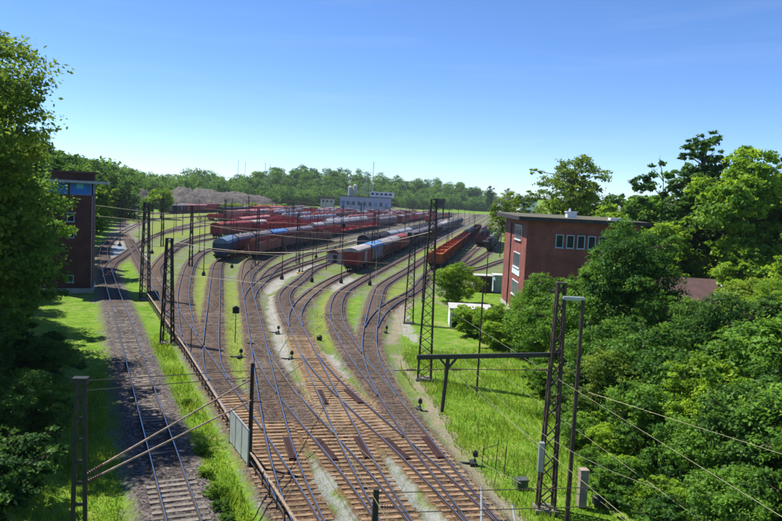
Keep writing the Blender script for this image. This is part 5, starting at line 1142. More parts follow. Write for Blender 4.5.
train('X186', 388, [('box', 'dark', 'grey', 2), ('box', 'oxide', 'pink', 2), ('gondola', 'red', 'pink', 3), ('box', 'oxide', 'red', 3)], 'the left train before the heaps')
train('X178', 436, [('box', 'dark', 'grey', 2), ('box', 'oxide', 'pink', 5)], 'the train at the heaps\' foot')

# the rest of the far wagons, past what can be picked apart
bulk = MB(); bmats = [WP[c] for c in ('oxide', 'red', 'pink', 'brown', 'grey', 'silver')]; rb_ = random.Random(4)
def bulk_train(k, y, n):
    for i in range(n):
        if y > CL[k][-1][1] - 20: return
        L = rb_.choice((12.4, 13.6, 14.6)); p, rz, d = along(k, y + L / 2); c = rb_.choice((0, 0, 1, 1, 1, 2, 2, 3, 4, 5)); hh = rb_.choice((1.4, 1.9, 2.6, 2.9))
        bulk.box((p[0], p[1], 1.15 + hh / 2), (2.8, L - 1.1, hh), rz, c); bulk.box((p[0], p[1], 1.0), (2.4, L - .4, .3), rz, 3)
        if hh > 2: bulk.box((p[0], p[1], 1.15 + hh + .25), (2.2, L - 1.2, .5), rz, rb_.choice((2, 4, 5)))
        else:
            for j in range(5): bulk.box((p[0] + d[0] * (j - 2) * 2.3, p[1] + d[1] * (j - 2) * 2.3, 1.3 + hh), (2.9, .15, .5), rz, c)
        for s_ in (-1, 1): bulk.box((p[0] + d[0] * s_ * L * .32, p[1] + d[1] * s_ * L * .32, .5), (2.0, 2.6, .8), rz, 3)
        y += L
for k, y, n in (('T1c', 335, 18), ('X146', 390, 13), ('X171', 440, 9), ('X193', 410, 9), ('T6c', 470, 14), ('X93', 465, 12), ('Fb', 495, 12), ('T4', 420, 12), ('X82', 470, 12), ('X77', 435, 12), ('T3', 500, 14), ('Fa', 475, 14), ('X105', 520, 5), ('X111', 470, 8), ('T1b', 465, 8), ('X127', 470, 8), ('X139', 478, 7), ('X165', 530, 4), ('T1', 520, 5), ('X178', 530, 4)): bulk_train(k, y, n)
tag(put('far_wagons', bulk.mesh('far_wagons', bmats)), 'mass of red, brown and grey wagons packed in the far sidings', 'wagons', kind='stuff')

# pale railcar at the left edge of the yard
rc = empty('railcar', (-143.0, 392, GZ), math.radians(6), 'white and blue railcar standing in front of the dark wood at the far left', 'railcar')
put('body', MB().extrude([(-1.5, .8), (1.5, .8), (1.55, 2.4), (1.4, 3.9), (.8, 4.3), (-.8, 4.3), (-1.4, 3.9), (-1.55, 2.4)], 0, 24).mesh('body', M['win_white']), rc)
put('stripe', MB().box((0, 12, 1.5), (3.16, 23.8, .7)).mesh('stripe', WP['blue']), rc)
wsn = put('windscreen', MB().box((0, -.03, 2.9), (2.2, .08, 1.2)).mesh('windscreen', M['glass']), rc)
put('side_windows', MB().box((0, 12, 2.9), (3.08, 21, .9)).mesh('side_windows', M['glass']), rc)
for yy in (3, 5.5, 18.5, 21): put('wheelset', wheelset, rc, (0, yy, 0))

# ---------------------------------------------------------------- trees
def crown(seed, h, rad, z0, nl, nleaf, leaf, squash=1.0, top=.7, per=34, spread=.125, fat=1.0):
    """leaf-sized faces gathered in clumps on uneven lobes; returns mesh data and lobe centres"""
    r = np.random.default_rng(seed)
    lob = []
    for i in range(nl):
        t = (i + .5) / nl; a = i * 2.4 + r.uniform(-.5, .5)
        prof = math.sin(math.pi * (.12 + .80 * t)) ** top
        rr = rad * prof * r.uniform(.35, .72)
        lr = fat * rad * r.uniform(.22, .50) * (.55 + .45 * prof)
        if i % 4 == 3: rr, lr = rr * 1.45 + .15 * rad, lr * .58          # sprays reaching past the outline
        lob.append((rr * math.cos(a), rr * math.sin(a), z0 + (h - z0) * (.08 + .84 * t) + r.uniform(-.3, .3), lr))
    lob = np.array(lob)
    lob[:, 2] = np.minimum(lob[:, 2], h - lob[:, 3] * .75)
    w = lob[:, 3] ** 2; w /= w.sum()
    ncl = nleaf // per
    li = r.choice(nl, ncl, p=w)
    d = r.standard_normal((ncl, 3)); d[:, 2] += .25; d /= np.linalg.norm(d, axis=1)[:, None]
    rad_f = r.uniform(.2, 1.0, ncl) ** .32
    cl = lob[li, :3] + d * (lob[li, 3] * rad_f)[:, None] * np.array([1, 1, .8 * squash])
    lt = r.uniform(.2, .75, nl)
    ct = np.clip(lt[li] + r.normal(0, .24, ncl), 0, 1)
    ci = np.repeat(np.arange(ncl), per)
    n = len(ci)
    sig = (lob[li, 3] * spread * r.uniform(.7, 1.4, ncl))[ci][:, None]
    pos = cl[ci] + r.standard_normal((n, 3)) * sig * np.array([1.25, 1.25, .55])
    nrm = r.standard_normal((n, 3)) * .6 + d[ci] * .55 + np.array([0, 0, .75]); nrm /= np.linalg.norm(nrm, axis=1)[:, None]
    a = np.cross(nrm, r.standard_normal((n, 3))); a /= np.linalg.norm(a, axis=1)[:, None]
    b = np.cross(nrm, a)
    s = (leaf * r.uniform(.6, 1.25, n))[:, None]
    V = np.stack([pos - a * s, pos + b * s * .55 - nrm * s * .12, pos + a * s, pos - b * s * .55 - nrm * s * .12], 1).reshape(-1, 3)
    Fq = np.arange(4 * n).reshape(-1, 4)
    tint = np.repeat(np.clip(ct[ci] + r.normal(0, .10, n), 0, 1), 4)
    return V, Fq, tint, lob
def trunk(lob, h, r0, seed, mt, z0):
    r = random.Random(seed); b = MB()
    pts = [Vector((0, 0, -.6))]
    nseg = 6; topz = h * .8
    for i in range(1, nseg + 1): pts.append(Vector((r.uniform(-.12, .12) * i * .5, r.uniform(-.12, .12) * i * .5, topz * i / nseg)))
    for i in range(nseg): b.tube(pts[i], pts[i + 1], r0 * (1 - .8 * i / nseg), r0 * (1 - .8 * (i + 1) / nseg), 8, cap=False)
    for x, y, z, lr in lob:
        zt = max(min(z - lr * .6 - .15 * math.hypot(x, y), topz), z0 * .55); f = zt / topz * nseg; i = min(int(f), nseg - 1)
        s = pts[i].lerp(pts[i + 1], f - i); e = Vector((x, y, z)); md = s.lerp(e, .5) + Vector((0, 0, .12 * (e - s).length)) * .5
        rr = r0 * .38
        b.tube(s, md, rr, rr * .6, 6, cap=False); b.tube(md, e, rr * .6, rr * .15, 5, cap=False)
        for q in range(3):
            e2 = e + Vector((r.uniform(-1, 1), r.uniform(-1, 1), r.uniform(-.2, 1))) * lr * .75
            b.tube(md.lerp(e, .5), e2, rr * .35, rr * .08, 4, cap=False)
    return b.mesh('trunk', mt, True)
TREE = {}
ORDS = ['first', 'second', 'third', 'fourth', 'fifth', 'sixth', 'seventh', 'eighth', 'ninth', 'tenth', 'eleventh', 'twelfth', 'thirteenth', 'fourteenth', 'fifteenth', 'sixteenth', 'seventeenth', 'eighteenth', 'nineteenth', 'twentieth'] + ['twenty-' + w for w in ('first', 'second', 'third', 'fourth', 'fifth', 'sixth', 'seventh', 'eighth', 'ninth')] + ['thirtieth', 'thirty-first']
def rank(items, key):
    o = sorted(range(len(items)), key=lambda i: key(items[i])); r = [0] * len(items)
    for n, i in enumerate(o): r[i] = n
    return r
def make_tree(key, seed, h, rad, z0, nl, nleaf, leaf, leafm, bark='bark', r0=.28, squash=1.0, top=.7):
    V, Fq, tint, lob = crown(seed, h, rad, z0, nl, nleaf, leaf, squash, top)
    me = np_mesh('crown', V, Fq, M[leafm], False, dict(tint=tint))
    TREE[key] = (me, trunk(lob, h, r0, seed, M[bark], z0), h, lob)
def retint(key, src, leafm):
    me, t, h, lob = TREE[src]; m2 = me.copy(); m2.materials.clear(); m2.materials.append(M[leafm]); TREE[key] = (m2, t, h, lob)
make_tree('near_a', 11, 15, 6.2, 3.0, 26, 42000, .155, 'leaf_mid')
make_tree('near_b', 12, 13, 5.6, 1.6, 24, 36000, .15, 'leaf_mid')
make_tree('near_c', 13, 22, 7.6, 4.0, 40, 60000, .165, 'leaf_olive', r0=.4)
make_tree('low_a', 14, 7.5, 4.3, .5, 20, 26000, .135, 'leaf_mid', r0=.14)
make_tree('low_b', 15, 7.0, 4.0, .4, 18, 24000, .13, 'leaf_mid', r0=.14)
make_tree('shrub_a', 16, 3.2, 2.3, .1, 14, 9000, .11, 'leaf_bright', r0=.06)
make_tree('shrub_b', 17, 2.6, 2.0, .1, 12, 8000, .11, 'leaf_mid', r0=.06)
make_tree('mid_a', 18, 18, 6.4, 3.5, 26, 17000, .32, 'leaf_mid', r0=.3)
make_tree('mid_b', 19, 16, 5.8, 2.0, 24, 15000, .31, 'leaf_bright', r0=.3)
make_tree('mid_c', 20, 20, 6.6, 4.0, 28, 17000, .34, 'leaf_far', r0=.3)
make_tree('tall_dark', 21, 27, 4.8, 4.5, 34, 20000, .32, 'leaf_dark', r0=.35, top=.45)
make_tree('open_a', 22, 26, 8.2, 8.0, 24, 15000, .30, 'leaf_olive', r0=.45)
make_tree('small_round', 23, 5.6, 3.2, 1.3, 16, 12000, .14, 'leaf_bright', r0=.16)
make_tree('thin_bare', 24, 20, 4.6, 9.0, 9, 2200, .34, 'leaf_dark', r0=.22)
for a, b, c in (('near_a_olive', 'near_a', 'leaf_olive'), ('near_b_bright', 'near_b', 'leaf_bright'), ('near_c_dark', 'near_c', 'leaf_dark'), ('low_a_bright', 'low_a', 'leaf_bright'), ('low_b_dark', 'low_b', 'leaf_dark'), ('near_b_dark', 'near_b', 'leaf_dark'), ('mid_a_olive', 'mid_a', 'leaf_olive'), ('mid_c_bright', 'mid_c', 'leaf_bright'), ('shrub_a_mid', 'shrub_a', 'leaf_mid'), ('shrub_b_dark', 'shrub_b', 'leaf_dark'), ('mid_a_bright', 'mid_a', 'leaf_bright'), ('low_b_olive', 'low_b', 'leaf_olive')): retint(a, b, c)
def tree(key, x, y, h, label, group=None, rz=None, wide=1.0, name='tree', cat='tree'):
    cr, tr, h0, _ = TREE[key]
    s = h / h0
    z = float(ground_h(np.array(x), np.array(y)))
    root = empty(name, (x, y, z), random.uniform(0, 6.28) if rz is None else rz, label, cat, group)
    root.scale = (s * wide, s * wide, s)
    put('crown', cr, root); put('trunk', tr, root)
    return root
# left foreground
tree('near_c', -30.0, 47.5, 22.3, 'tallest olive-green tree at the left edge, rising above the dark tower', rz=.6, wide=1.05)
tree('near_a_olive', -32.4, 56, 17.5, 'leafy tree behind the tallest left tree, just in front of the dark tower', rz=1.5, wide=.9)
tree('near_b', -28.6, 50, 14, 'leafy tree on the left bank covering the left side of the dark tower', rz=2.2)
tree('near_b', -36.2, 62, 16, 'tree on the left bank overlapping the foot of the dark tower', rz=4.0)
LG = 'trees on the left bank'
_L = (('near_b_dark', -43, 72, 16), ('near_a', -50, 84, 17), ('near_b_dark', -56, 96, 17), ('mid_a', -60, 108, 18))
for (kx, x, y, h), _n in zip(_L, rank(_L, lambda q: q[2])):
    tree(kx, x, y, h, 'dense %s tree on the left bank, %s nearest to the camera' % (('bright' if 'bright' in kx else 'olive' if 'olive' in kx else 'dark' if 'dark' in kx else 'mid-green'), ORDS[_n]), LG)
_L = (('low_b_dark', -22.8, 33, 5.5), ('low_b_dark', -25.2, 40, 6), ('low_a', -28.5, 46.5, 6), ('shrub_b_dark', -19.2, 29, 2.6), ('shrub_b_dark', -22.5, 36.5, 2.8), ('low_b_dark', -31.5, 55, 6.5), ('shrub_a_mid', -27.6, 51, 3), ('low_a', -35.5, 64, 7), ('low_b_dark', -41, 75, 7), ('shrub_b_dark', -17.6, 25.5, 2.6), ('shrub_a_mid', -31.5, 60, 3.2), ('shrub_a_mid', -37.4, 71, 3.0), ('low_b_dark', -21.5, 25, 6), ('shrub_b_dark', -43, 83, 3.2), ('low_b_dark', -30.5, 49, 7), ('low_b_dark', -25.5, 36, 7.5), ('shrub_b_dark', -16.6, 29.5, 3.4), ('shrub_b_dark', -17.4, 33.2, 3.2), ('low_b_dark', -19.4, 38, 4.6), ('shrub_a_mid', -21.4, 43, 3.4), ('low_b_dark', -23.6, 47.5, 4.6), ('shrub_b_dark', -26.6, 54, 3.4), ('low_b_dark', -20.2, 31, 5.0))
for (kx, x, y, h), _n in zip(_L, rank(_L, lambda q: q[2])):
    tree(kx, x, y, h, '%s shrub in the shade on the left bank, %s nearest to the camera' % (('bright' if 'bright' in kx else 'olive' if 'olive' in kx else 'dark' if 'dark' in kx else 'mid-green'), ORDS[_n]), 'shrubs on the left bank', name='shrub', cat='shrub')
# beside and behind the dark tower
_L = (('mid_c', -54, 118, 19), ('mid_a', -62, 128, 20), ('mid_c', -70, 142, 21), ('mid_b', -73, 158, 18), ('mid_c', -79, 170, 22), ('mid_a', -84, 185, 20), ('mid_c', -91, 200, 22), ('mid_b', -88, 214, 16), ('mid_a', -100, 222, 21), ('mid_c', -106, 240, 22), ('mid_a', -112, 258, 21), ('mid_c', -118, 276, 23), ('mid_a_bright', -120, 292, 17), ('mid_c', -128, 312, 23), ('mid_a', -136, 335, 22), ('mid_c', -148, 352, 24), ('mid_a', -152, 378, 23), ('mid_c', -160, 400, 24), ('mid_c', -92, 165, 23), ('mid_a', -104, 190, 24), ('mid_c', -118, 225, 24), ('mid_a', -130, 262, 25), ('mid_c', -142, 300, 25), ('mid_a', -84, 145, 22), ('mid_c', -76, 125, 22))
for (kx, x, y, h), _n in zip(_L, rank(_L, lambda q: q[2])):
    tree(kx, x, y, h, 'broadleaf tree in the wood edge behind the dark tower, %s from the tower' % ORDS[_n], 'trees of the left wood edge', wide=1.05)
tree('small_round', -107.5, 333, 14.5, 'bright round tree standing alone in front of the gravel heaps', wide=.85)
tree('small_round', -114.5, 334, 9.5, 'smaller yellow-green bush left of the lone tree by the gravel heaps', wide=.9)
# lawn tree and bushes by the brick signal box
tree('low_a_bright', 10.4, 109.2, 6.3, 'small bright round tree on the lawn near the sheds')
for kx, x, y, h, lab in (('shrub_a', 9.8, 82.5, 3.6, 'bright bush hiding the front of the concrete shelter'), ('low_a_bright', 12.4, 79.5, 4.4, 'bright leafy bush right of the concrete shelter'), ('shrub_a', 11.4, 76, 3.0, 'rounded bush in front of the concrete shelter'),
                         ('low_a_bright', 15.8, 83, 5.2, 'tall light-green bush below the corner of the brick signal box'), ('low_a', 14.8, 72.5, 5.0, 'leafy bush between the shelter and the big maple-like tree')):
    tree(kx, x, y, h, lab, None, name='bush', cat='bush')
# right-hand wood, front
tree('near_a', 21.4, 63.5, 14.6, 'big leafy tree in front of the brick signal box', rz=.4, wide=.88)
tree('near_b', 15.9, 67.5, 9.4, 'leafy tree below the doorway canopy of the brick signal box', rz=3.1)
tree('near_b', 18.0, 62.5, 11.0, 'lower leafy tree at the left of the big tree before the brick signal box', rz=1.4)
RG = 'trees of the right-hand wood'
_L = (("near_b", 22.4, 70, 11.4), ('low_a', 17.2, 55.5, 7.5), ('low_b_olive', 15.6, 49.5, 6.2), ('low_a', 19.5, 49.5, 8.5), ('near_b', 22.5, 57, 9.6), ('low_b', 15.8, 43.5, 5.4), ('low_a_bright', 19.6, 43, 7.2), ('near_b_dark', 24.6, 48.5, 9.0), ('low_b', 16.6, 37.6, 5.0), ('low_b_dark', 20.4, 37, 7.0), ('low_b', 25, 41.5, 8.2), ('near_b_bright', 29, 52, 9.4), ('near_b', 30, 43, 10), ('low_a', 27.5, 59, 7.6), ('near_b_bright', 33.5, 60, 8.6), ('low_b_olive', 26.5, 66, 6.6), ('near_b_bright', 36.5, 68, 8.8), ('low_a_bright', 31, 70, 6.2), ('low_a', 24, 34, 8.2), ('low_b', 20, 31.5, 6.6), ('near_b', 28.5, 35.5, 10), ('low_a', 29.8, 76, 5.6), ('low_b_olive', 40, 77, 8), ('near_b_bright', 44, 70, 9.5), ('near_a', 40, 60, 10.5), ('near_b', 36.5, 50, 10.5), ('low_b', 16.0, 31.2, 4.4))
for (kx, x, y, h), _n in zip(_L, rank(_L, lambda q: math.hypot(q[1], q[2]))):
    tree(kx, x, y, h * (1.12 if x > 23.9 and y < 52 else .97), '%s tree in the right-hand foreground thicket, %s nearest to the camera' % (('bright' if 'bright' in kx else 'olive' if 'olive' in kx else 'dark' if 'dark' in kx else 'mid-green'), ORDS[_n]), RG)
for i in range(26):
    y = 31 + i * 1.35; x = 12.6 + (y - 31) * .045 + random.uniform(-.9, 1.3)
    tree(('shrub_a', 'shrub_b', 'shrub_a_mid')[i % 3], x + (.5 if y < 40 else 0), y, random.uniform(1.1, 2.6), 'low bush along the right edge of the lawn, %s from the bottom' % ORDS[i], 'low bushes along the lawn edge', name='bush', cat='bush')
for i, (x, y, h) in enumerate(((-8.2, 35.2, .9), (-7.6, 33.6, .75), (-9.4, 37.6, .7), (-10.6, 41.2, .9), (-14.2, 50.5, .6), (-6.9, 32.0, .8))):
    tree(('shrub_a', 'shrub_b')[i % 2], x, y, h, 'leafy weed clump on the strip below the railing, %s from the bottom' % ('third', 'second', 'fourth', 'fifth', 'sixth', 'first')[i], 'weed clumps by the railing', name='weed', cat='plant')
# right-hand wood, behind
tree('tall_dark', 46.5, 111, 28.5, 'tall dark slender tree standing above the right-hand wood')
tree('mid_a_bright', 49.5, 101, 25, 'tall light-green tree right of the dark slender tree', rz=1.0, wide=.85)
tree('thin_bare', 43.5, 118, 25.5, 'thin sparse tree left of the dark slender tree')
tree('open_a', 36.8, 150, 26.8, 'large open-crowned tree behind the brick signal box', rz=.8)
tree('open_a', 26.5, 158, 18.5, 'smaller overhanging tree at the left rear of the brick signal box', rz=2.6)
BG = 'trees behind the right-hand wood'
_L = (('mid_b', 36.5, 112, 13), ('mid_a_bright', 40.5, 106, 14), ('mid_b', 37.5, 122, 15), ('mid_a', 45, 128, 18), ('mid_b', 52, 120, 18), ('mid_a_olive', 55.5, 108, 21), ('mid_b', 55.5, 97, 17.5), ('mid_a', 60, 102, 22), ('mid_b', 50, 91, 11), ('mid_a_bright', 46.5, 95, 11.5), ('mid_a', 60, 90, 16), ('mid_c_bright', 66, 108, 22), ('mid_b', 44, 140, 17), ('mid_a_bright', 50, 148, 18), ('mid_c', 56, 135, 20), ('mid_a', 62, 124, 21), ('mid_b', 41, 165, 18), ('mid_a', 48, 178, 19), ('mid_c', 58, 190, 20), ('mid_b', 70, 150, 21), ('mid_a_olive', 72, 128, 22), ('mid_a', 68, 96, 20), ('mid_b', 38.5, 99.5, 8.5), ('mid_a_bright', 42.5, 88, 7.5), ('mid_b', 53, 84, 9.5), ('mid_c', 75, 210, 20), ('mid_a', 88, 240, 21), ('mid_c', 100, 290, 22), ('mid_a', 118, 350, 22), ('mid_b', 66, 230, 15))
for (kx, x, y, h), _n in zip(_L, rank(_L, lambda q: q[1] / q[2])):
    tree(kx, x, y, h, '%s tree in the mass behind the right-hand wood, %s from the left' % (('bright' if 'bright' in kx else 'olive' if 'olive' in kx else 'dark' if 'dark' in kx else 'mid-green'), ORDS[_n]), BG)

# far woods: one mass
def far_wood():
    Vs, Fs, Ts = [], [], []; off = 0
    r = np.random.default_rng(5)
    seg = resample(FRONT[2:11], 6.5)
    t, nr = normals(seg)
    base = [crown(100 + i, 24, 8.2, .5, 16, 1100, .95, per=6, spread=.24, fat=1.45) for i in range(5)]
    for p, n in zip(seg, nr):
        for row in range(6):
            o = row * 16 + r.uniform(-7, 7)
            if row > 3 and r.random() < .3: continue
            x, y = p[0] - n[0] * o + r.uniform(-4, 4), p[1] - n[1] * o + r.uniform(-4, 4)
            z = float(ground_h(np.array(x), np.array(y)))
            V, F_, T, _ = base[r.integers(5)]
            s = r.uniform(.62, 1.0); a = r.uniform(0, 6.28); ca, sa = math.cos(a), math.sin(a)
            W3 = np.c_[(V[:, 0] * ca - V[:, 1] * sa) * s, (V[:, 0] * sa + V[:, 1] * ca) * s, V[:, 2] * s * r.uniform(.9, 1.15)] + np.array([x, y, z - 1])
            Vs.append(W3); Fs.append(F_ + off); Ts.append(np.clip(T + r.normal(0, .22), 0, 1)); off += len(V)
    return np_mesh('woods', np.concatenate(Vs), np.concatenate(Fs), M['leaf_far'], False, dict(tint=np.concatenate(Ts)))
tag(put('far_woods', far_wood()), 'distant broadleaf woods on the rise behind the yard', 'woods', kind='stuff')
for (x, y, h) in ((143, 1085, 40), (172, 1100, 38)):
    tree('tall_dark', x, y, h, 'dark conifer-like crown standing above the far wood edge', 'far standout trees')

# gravel heaps
def heap(cx, cy, rx, ry, h, seed, label):
    r = np.random.default_rng(seed); n = 26
    g = np.linspace(-1, 1, n); X, Y = np.meshgrid(g, g); R = np.hypot(X, Y)
    Zh = .86 * np.clip(1 - R ** 2.3, 0, 1) * h * (1 + .16 * np.sin(5 * X + seed) * np.cos(4 * Y)) + r.normal(0, .065 * h, X.shape) * (R < .95) - .4
    V = np.stack([cx + X * rx, cy + Y * ry, Zh + GZ], -1).reshape(-1, 3)
    i = np.arange(n * n).reshape(n, n); Fh = np.stack([i[:-1, :-1], i[:-1, 1:], i[1:, 1:], i[1:, :-1]], -1).reshape(-1, 4)
    tag(put('gravel_heap', np_mesh('gravel_heap', V, Fh, M['heap'], True)), label, 'heap', 'gravel heaps')
M['heap'] = mat('grey_brown_gravel', (.135, .122, .105), .95, 0, .3, .35, 1.0, 1.0, col2=(.045, .040, .036))
heap(-161, 456, 13, 14, 13.0, 1, 'leftmost small gravel heap behind the lone round tree')
heap(-149, 515, 28, 27, 14.6, 2, 'wide gravel heap right of the lone round tree')
heap(-144, 570, 32, 30, 15.0, 3, 'gravel heap in the middle of the row')
heap(-128, 621, 31, 27, 14.2, 4, 'gravel heap right of the middle one')
for i in range(13):
    y = 432 + i * 9.5; x = (-168.5 + y * math.sin(math.radians(9.2))) / math.cos(math.radians(9.2))
    tree('shrub_a', x, y, random.uniform(5.4, 7.0), 'yellow-green bush in the hedge row among the far red wagons, %s from the left' % ORDS[i], 'hedge among the far wagons', name='bush', cat='bush', wide=.75)

# white works hall with silos
fh = empty('works_hall', (-26, 640, GZ), math.radians(-4), 'white works hall with blue gates behind the wagons', 'hall')
box_obj('wall', (0, 10, 6.9), (44, 20, 13.8), mat('lavender_sheet', (.30, .32, .46), .7, 0, .1, .2), fh)
box_obj('roof', (0, 10, 14.1), (45, 21, .6), M['fascia'], fh)
for i in range(9):
    f = box_obj('gate', (-19.6 + i * 4.9, -.1, 8.0), (2.2, .3, 3.4), WP['blue'] if i in (0, 6, 8) else WP['navy'], fh)
ub = box_obj('upper_block', (14, 14, 16.8), (21, 12, 4.8), M['concrete_white'], fh)
for i in range(5): put('window', MB().box((6 + i * 4, 7.93, 17.2), (2.4, .2, 1.8)).mesh('window', M['glass']), ub)
si = empty('silo', (-38, 656, GZ), 0, 'pale twin silo left of the white works hall', 'silo')
for x in (-2.2, 2.2):
    put('barrel', MB().tube((x, 0, 0), (x, 0, 23 + x * .4), 1.9, 1.9, 14).tube((x, 0, 23 + x * .4), (x, 0, 24.5 + x * .4), 1.9, .5, 14).mesh('barrel', M['concrete']), si)
cv = empty('conveyor', (-27, 654, GZ), 0, 'pale slanting conveyor frame between the silo and the hall', 'conveyor')
put('beam', MB().bar((-3.5, 0, 18), (1.5, 0, 31), .8).bar((4, 0, 18), (6, 0, 26), .6).mesh('beam', M['galv']), cv)
put('tower_frame', MB().bar((-1, 0, 16), (-1, 0, 25), .5).bar((2, 0, 16), (2, 0, 31), .5).bar((-3, 0, 17.5), (6.5, 0, 19), .5).mesh('tower_frame', M['galv']), cv)
post((-20, 655), 46, .35, 'tall thin antenna mast behind the white works hall', M['galv'], cat='antenna', name='antenna_mast')
ob = empty('office_block', (-59, 640, GZ), .05, 'small dark-roofed house left of the white works hall', 'house')
box_obj('wall', (0, 5, 5.5), (12, 10, 11), M['concrete'], ob); box_obj('roof', (0, 5, 11.6), (13.5, 11.5, 1.4), M['tile'], ob)
for i in range(3): box_obj('window', (-3.5 + i * 3.5, -.06, 8.5), (1.6, .2, 1.6), M['glass'], ob)
ft = empty('far_signal_tower', (27.4, 430, GZ), math.radians(-9), 'dark signal tower on stilts behind the tallest lattice mast', 'tower')
for sx in (-1, 1):
    for sy in (-1, 1): put('stilt', MB().bar((sx * 2.2, sy * 2.2, 0), (sx * 2.2, sy * 2.2, 10.4), .4).mesh('stilt', M['dark_iron']), ft)
box_obj('cabin', (0, 0, 12.8), (5.6, 5.6, 4.8), M['fascia'], ft); box_obj('window_band', (0, -2.83, 13.6), (5.0, .1, 1.6), M['glass'], ft)
box_obj('roof', (0, 0, 15.5), (7.0, 7.0, .5), M['dark_iron'], ft); box_obj('walkway', (3.9, 0, 11.0), (2.2, 5.4, .3), M['dark_iron'], ft)
for j, (x, y, w, hgt, lab) in enumerate(((96, 600, 16, 15, 'white house far off left of the brick signal box roof'), (110, 590, 14, 17, 'second white house with dark roof left of the brick signal box roof'))):
    hv = empty('far_house', (x, y, GZ), .2, lab, 'house', 'far houses')
    box_obj('wall', (0, 5, hgt / 2), (w, 10, hgt), M['concrete_white'], hv)
    put('roof', MB().extrude([(-w / 2 - .6, hgt + .02), (w / 2 + .6, hgt + .02), (0, hgt + 4)], -.6, 10.6).mesh('roof', M['fascia'] if j == 0 else WP['navy']), hv)
    for i in range(3):
        for zz in (hgt * .5, hgt * .8): put('window', MB().box((-w * .3 + i * w * .3, -.06, zz), (1.5, .2, 1.8)).mesh('window', M['glass']), hv)
# radio masts on the ridge
for x, y, h in ((-165, 760, 46), (-158, 762, 44), (-142, 790, 46), (-137, 792, 45)):
    post((x, y), h, .3, 'tiny thin radio mast above the far woods', M['galv'], None, 'ridge masts', None, 'mast', 'radio_mast')

# road behind the right-hand trees with low white wall and lamps
rp_ = resample([(56, 84), (60, 105), (65, 130), (75, 192), (84, 250)], 6)
t_, n_ = normals(rp_); V, Fr = [], []
for i, (p, n) in enumerate(zip(rp_, n_)):
    for w in (-3.2, 3.2): V.append((p[0] + n[0] * w, p[1] + n[1] * w, float(ground_h(np.array(p[0]), np.array(p[1]))) + .12))
    if i: Fr.append((2 * i - 2, 2 * i - 1, 2 * i + 1, 2 * i))
tag(put('road', np_mesh('road', V, Fr, M['concrete'])), kind='structure')
b = MB()
for p, q, n in zip(rp_, rp_[1:], n_): b.bar((p[0] - n[0] * 3.6, p[1] - n[1] * 3.6, .45), (q[0] - n[0] * 3.6, q[1] - n[1] * 3.6, .45), .3, 1.3)
tag(put('low_wall', b.mesh('low_wall', M['concrete_white'])), 'low white wall glimpsed along the road between the right-hand trees', 'wall')
for x, y, lab in ((47.5, 119, 'bright street lamp showing between the trees behind the brown roof'), (51.0, 108, 'second bright street lamp showing above the trees at the right')):
    post((x, y), 8.9, .08, lab, M['galv'], 'lamp', 'street lamps on the road', None, 'street lamp', 'street_lamp')
post((46.6, 94), 8.2, .2, 'dark square pole among the bright trees at the right', M['dark_iron'], 'arms', None, None, 'pole', 'pole')

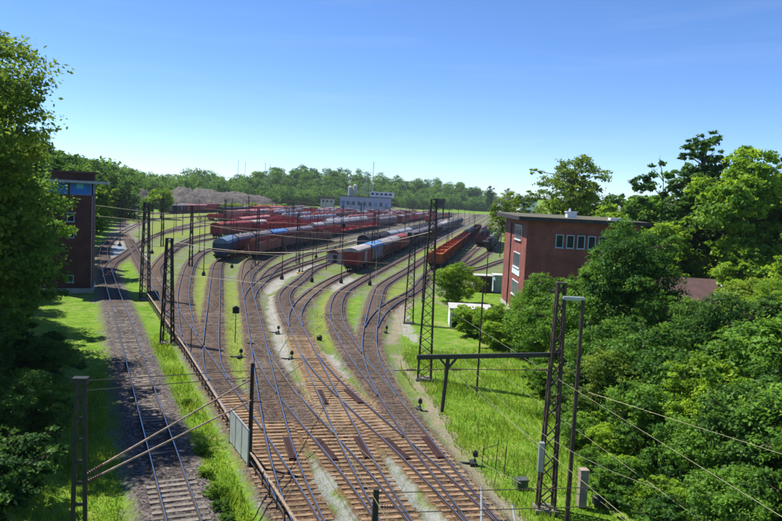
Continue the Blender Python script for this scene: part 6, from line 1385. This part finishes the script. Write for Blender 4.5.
# ---------------------------------------------------------------- grass blades in the near field
def grass(polys, n, h, name, label, ymax):
    r = np.random.default_rng(9)
    P = []
    for pl in polys:
        a = np.array(pl); x0, y0 = a.min(0); x1, y1 = a.max(0); x0, x1, y1 = max(x0, -24), min(x1, 17), min(y1, ymax)
        if y1 <= y0 or x1 <= x0: continue
        m_ = int(n * (x1 - x0) * (y1 - y0))
        q = np.c_[r.uniform(x0, x1, m_), r.uniform(y0, y1, m_)]
        q = q[inside(pl, q[:, 0], q[:, 1])]
        P.append(q)
    P = np.concatenate(P)
    ix = np.clip(np.searchsorted(xs, P[:, 0]), 0, nx - 1); iy = np.clip(np.searchsorted(ys, P[:, 1]), 0, ny - 1)
    ok = (bmask[iy, ix] < .2) & (dpath[iy, ix] > .35)
    dens = .5 + .5 * lump(P[:, 0], P[:, 1], .8, 1.0)
    ok &= r.uniform(0, 1, len(P)) < np.clip(.35 + dens * .6, .12, 1)
    P = P[ok]; zz = Z[iy[ok], ix[ok]]
    m_ = len(P)
    a = r.uniform(0, 6.28, m_); hh = h * r.uniform(.45, 1.3, m_) * (1 + .5 * np.clip(lump(P[:, 0], P[:, 1], .5, 2.0), -.7, 1.2)); w = r.uniform(.02, .045, m_); ln = r.normal(0, .35, (m_, 2)) * hh[:, None]
    d = np.c_[np.cos(a), np.sin(a)] * w[:, None]
    V = np.stack([np.c_[P - d, zz - .03], np.c_[P + d, zz - .03], np.c_[P + ln, zz + hh]], 1).reshape(-1, 3)
    tint = np.repeat(np.clip(.5 + .22 * lump(P[:, 0], P[:, 1], .7, .2) + r.normal(0, .18, m_), 0, 1), 3)
    tag(put(name, np_mesh(name, V, np.arange(3 * m_).reshape(-1, 3), M['grass'], False, dict(tint=tint))), label, 'grass', kind='stuff')
L_ = GROUND_ZONES['lush']
S1 = [(float(np.interp(y, T1Y[:40], T1X[:40])) + 2.1, y) for y in range(15, 110, 3)] + [(float(np.interp(y, T2Y[:j_], T2X[:j_])) - 2.2, y) for y in range(109, 14, -3)]
grass([S1], 90, .34, 'grass', 'tall bright grass on the strip left of the railing', 110)
grass([L_[2]], 75, .36, 'grass', 'shaded grass on the left bank', 70)
grass([L_[4]], 60, .30, 'grass', 'bright lawn right of the tracks', 75)
grass([GROUND_ZONES['mid'][1], GROUND_ZONES['mid'][0]], 14, .2, 'grass', 'thin weeds between the middle tracks', 95)
grass([L_[4]], 5, .75, 'tall_weeds', 'taller weeds scattered over the lawn', 70)

# ---------------------------------------------------------------- thin air between here and the woods
hz = put('haze', MB().box((0, 800, 41), (9400, 10600, 86)).mesh('haze', bpy.data.materials.new('haze_air')))
hm = bpy.data.materials['haze_air']; hm.use_nodes = True
hn = hm.node_tree.nodes; hn.remove(hn['Principled BSDF'])
pv = hn.new('ShaderNodeVolumePrincipled'); pv.inputs['Color'].default_value = (.80, .88, 1.0, 1); pv.inputs['Density'].default_value = .00007; pv.inputs['Anisotropy'].default_value = .2
hm.node_tree.links.new(pv.outputs[0], hn['Material Output'].inputs['Volume'])
tag(hz, 'thin summer haze over the whole yard', 'haze', kind='stuff')
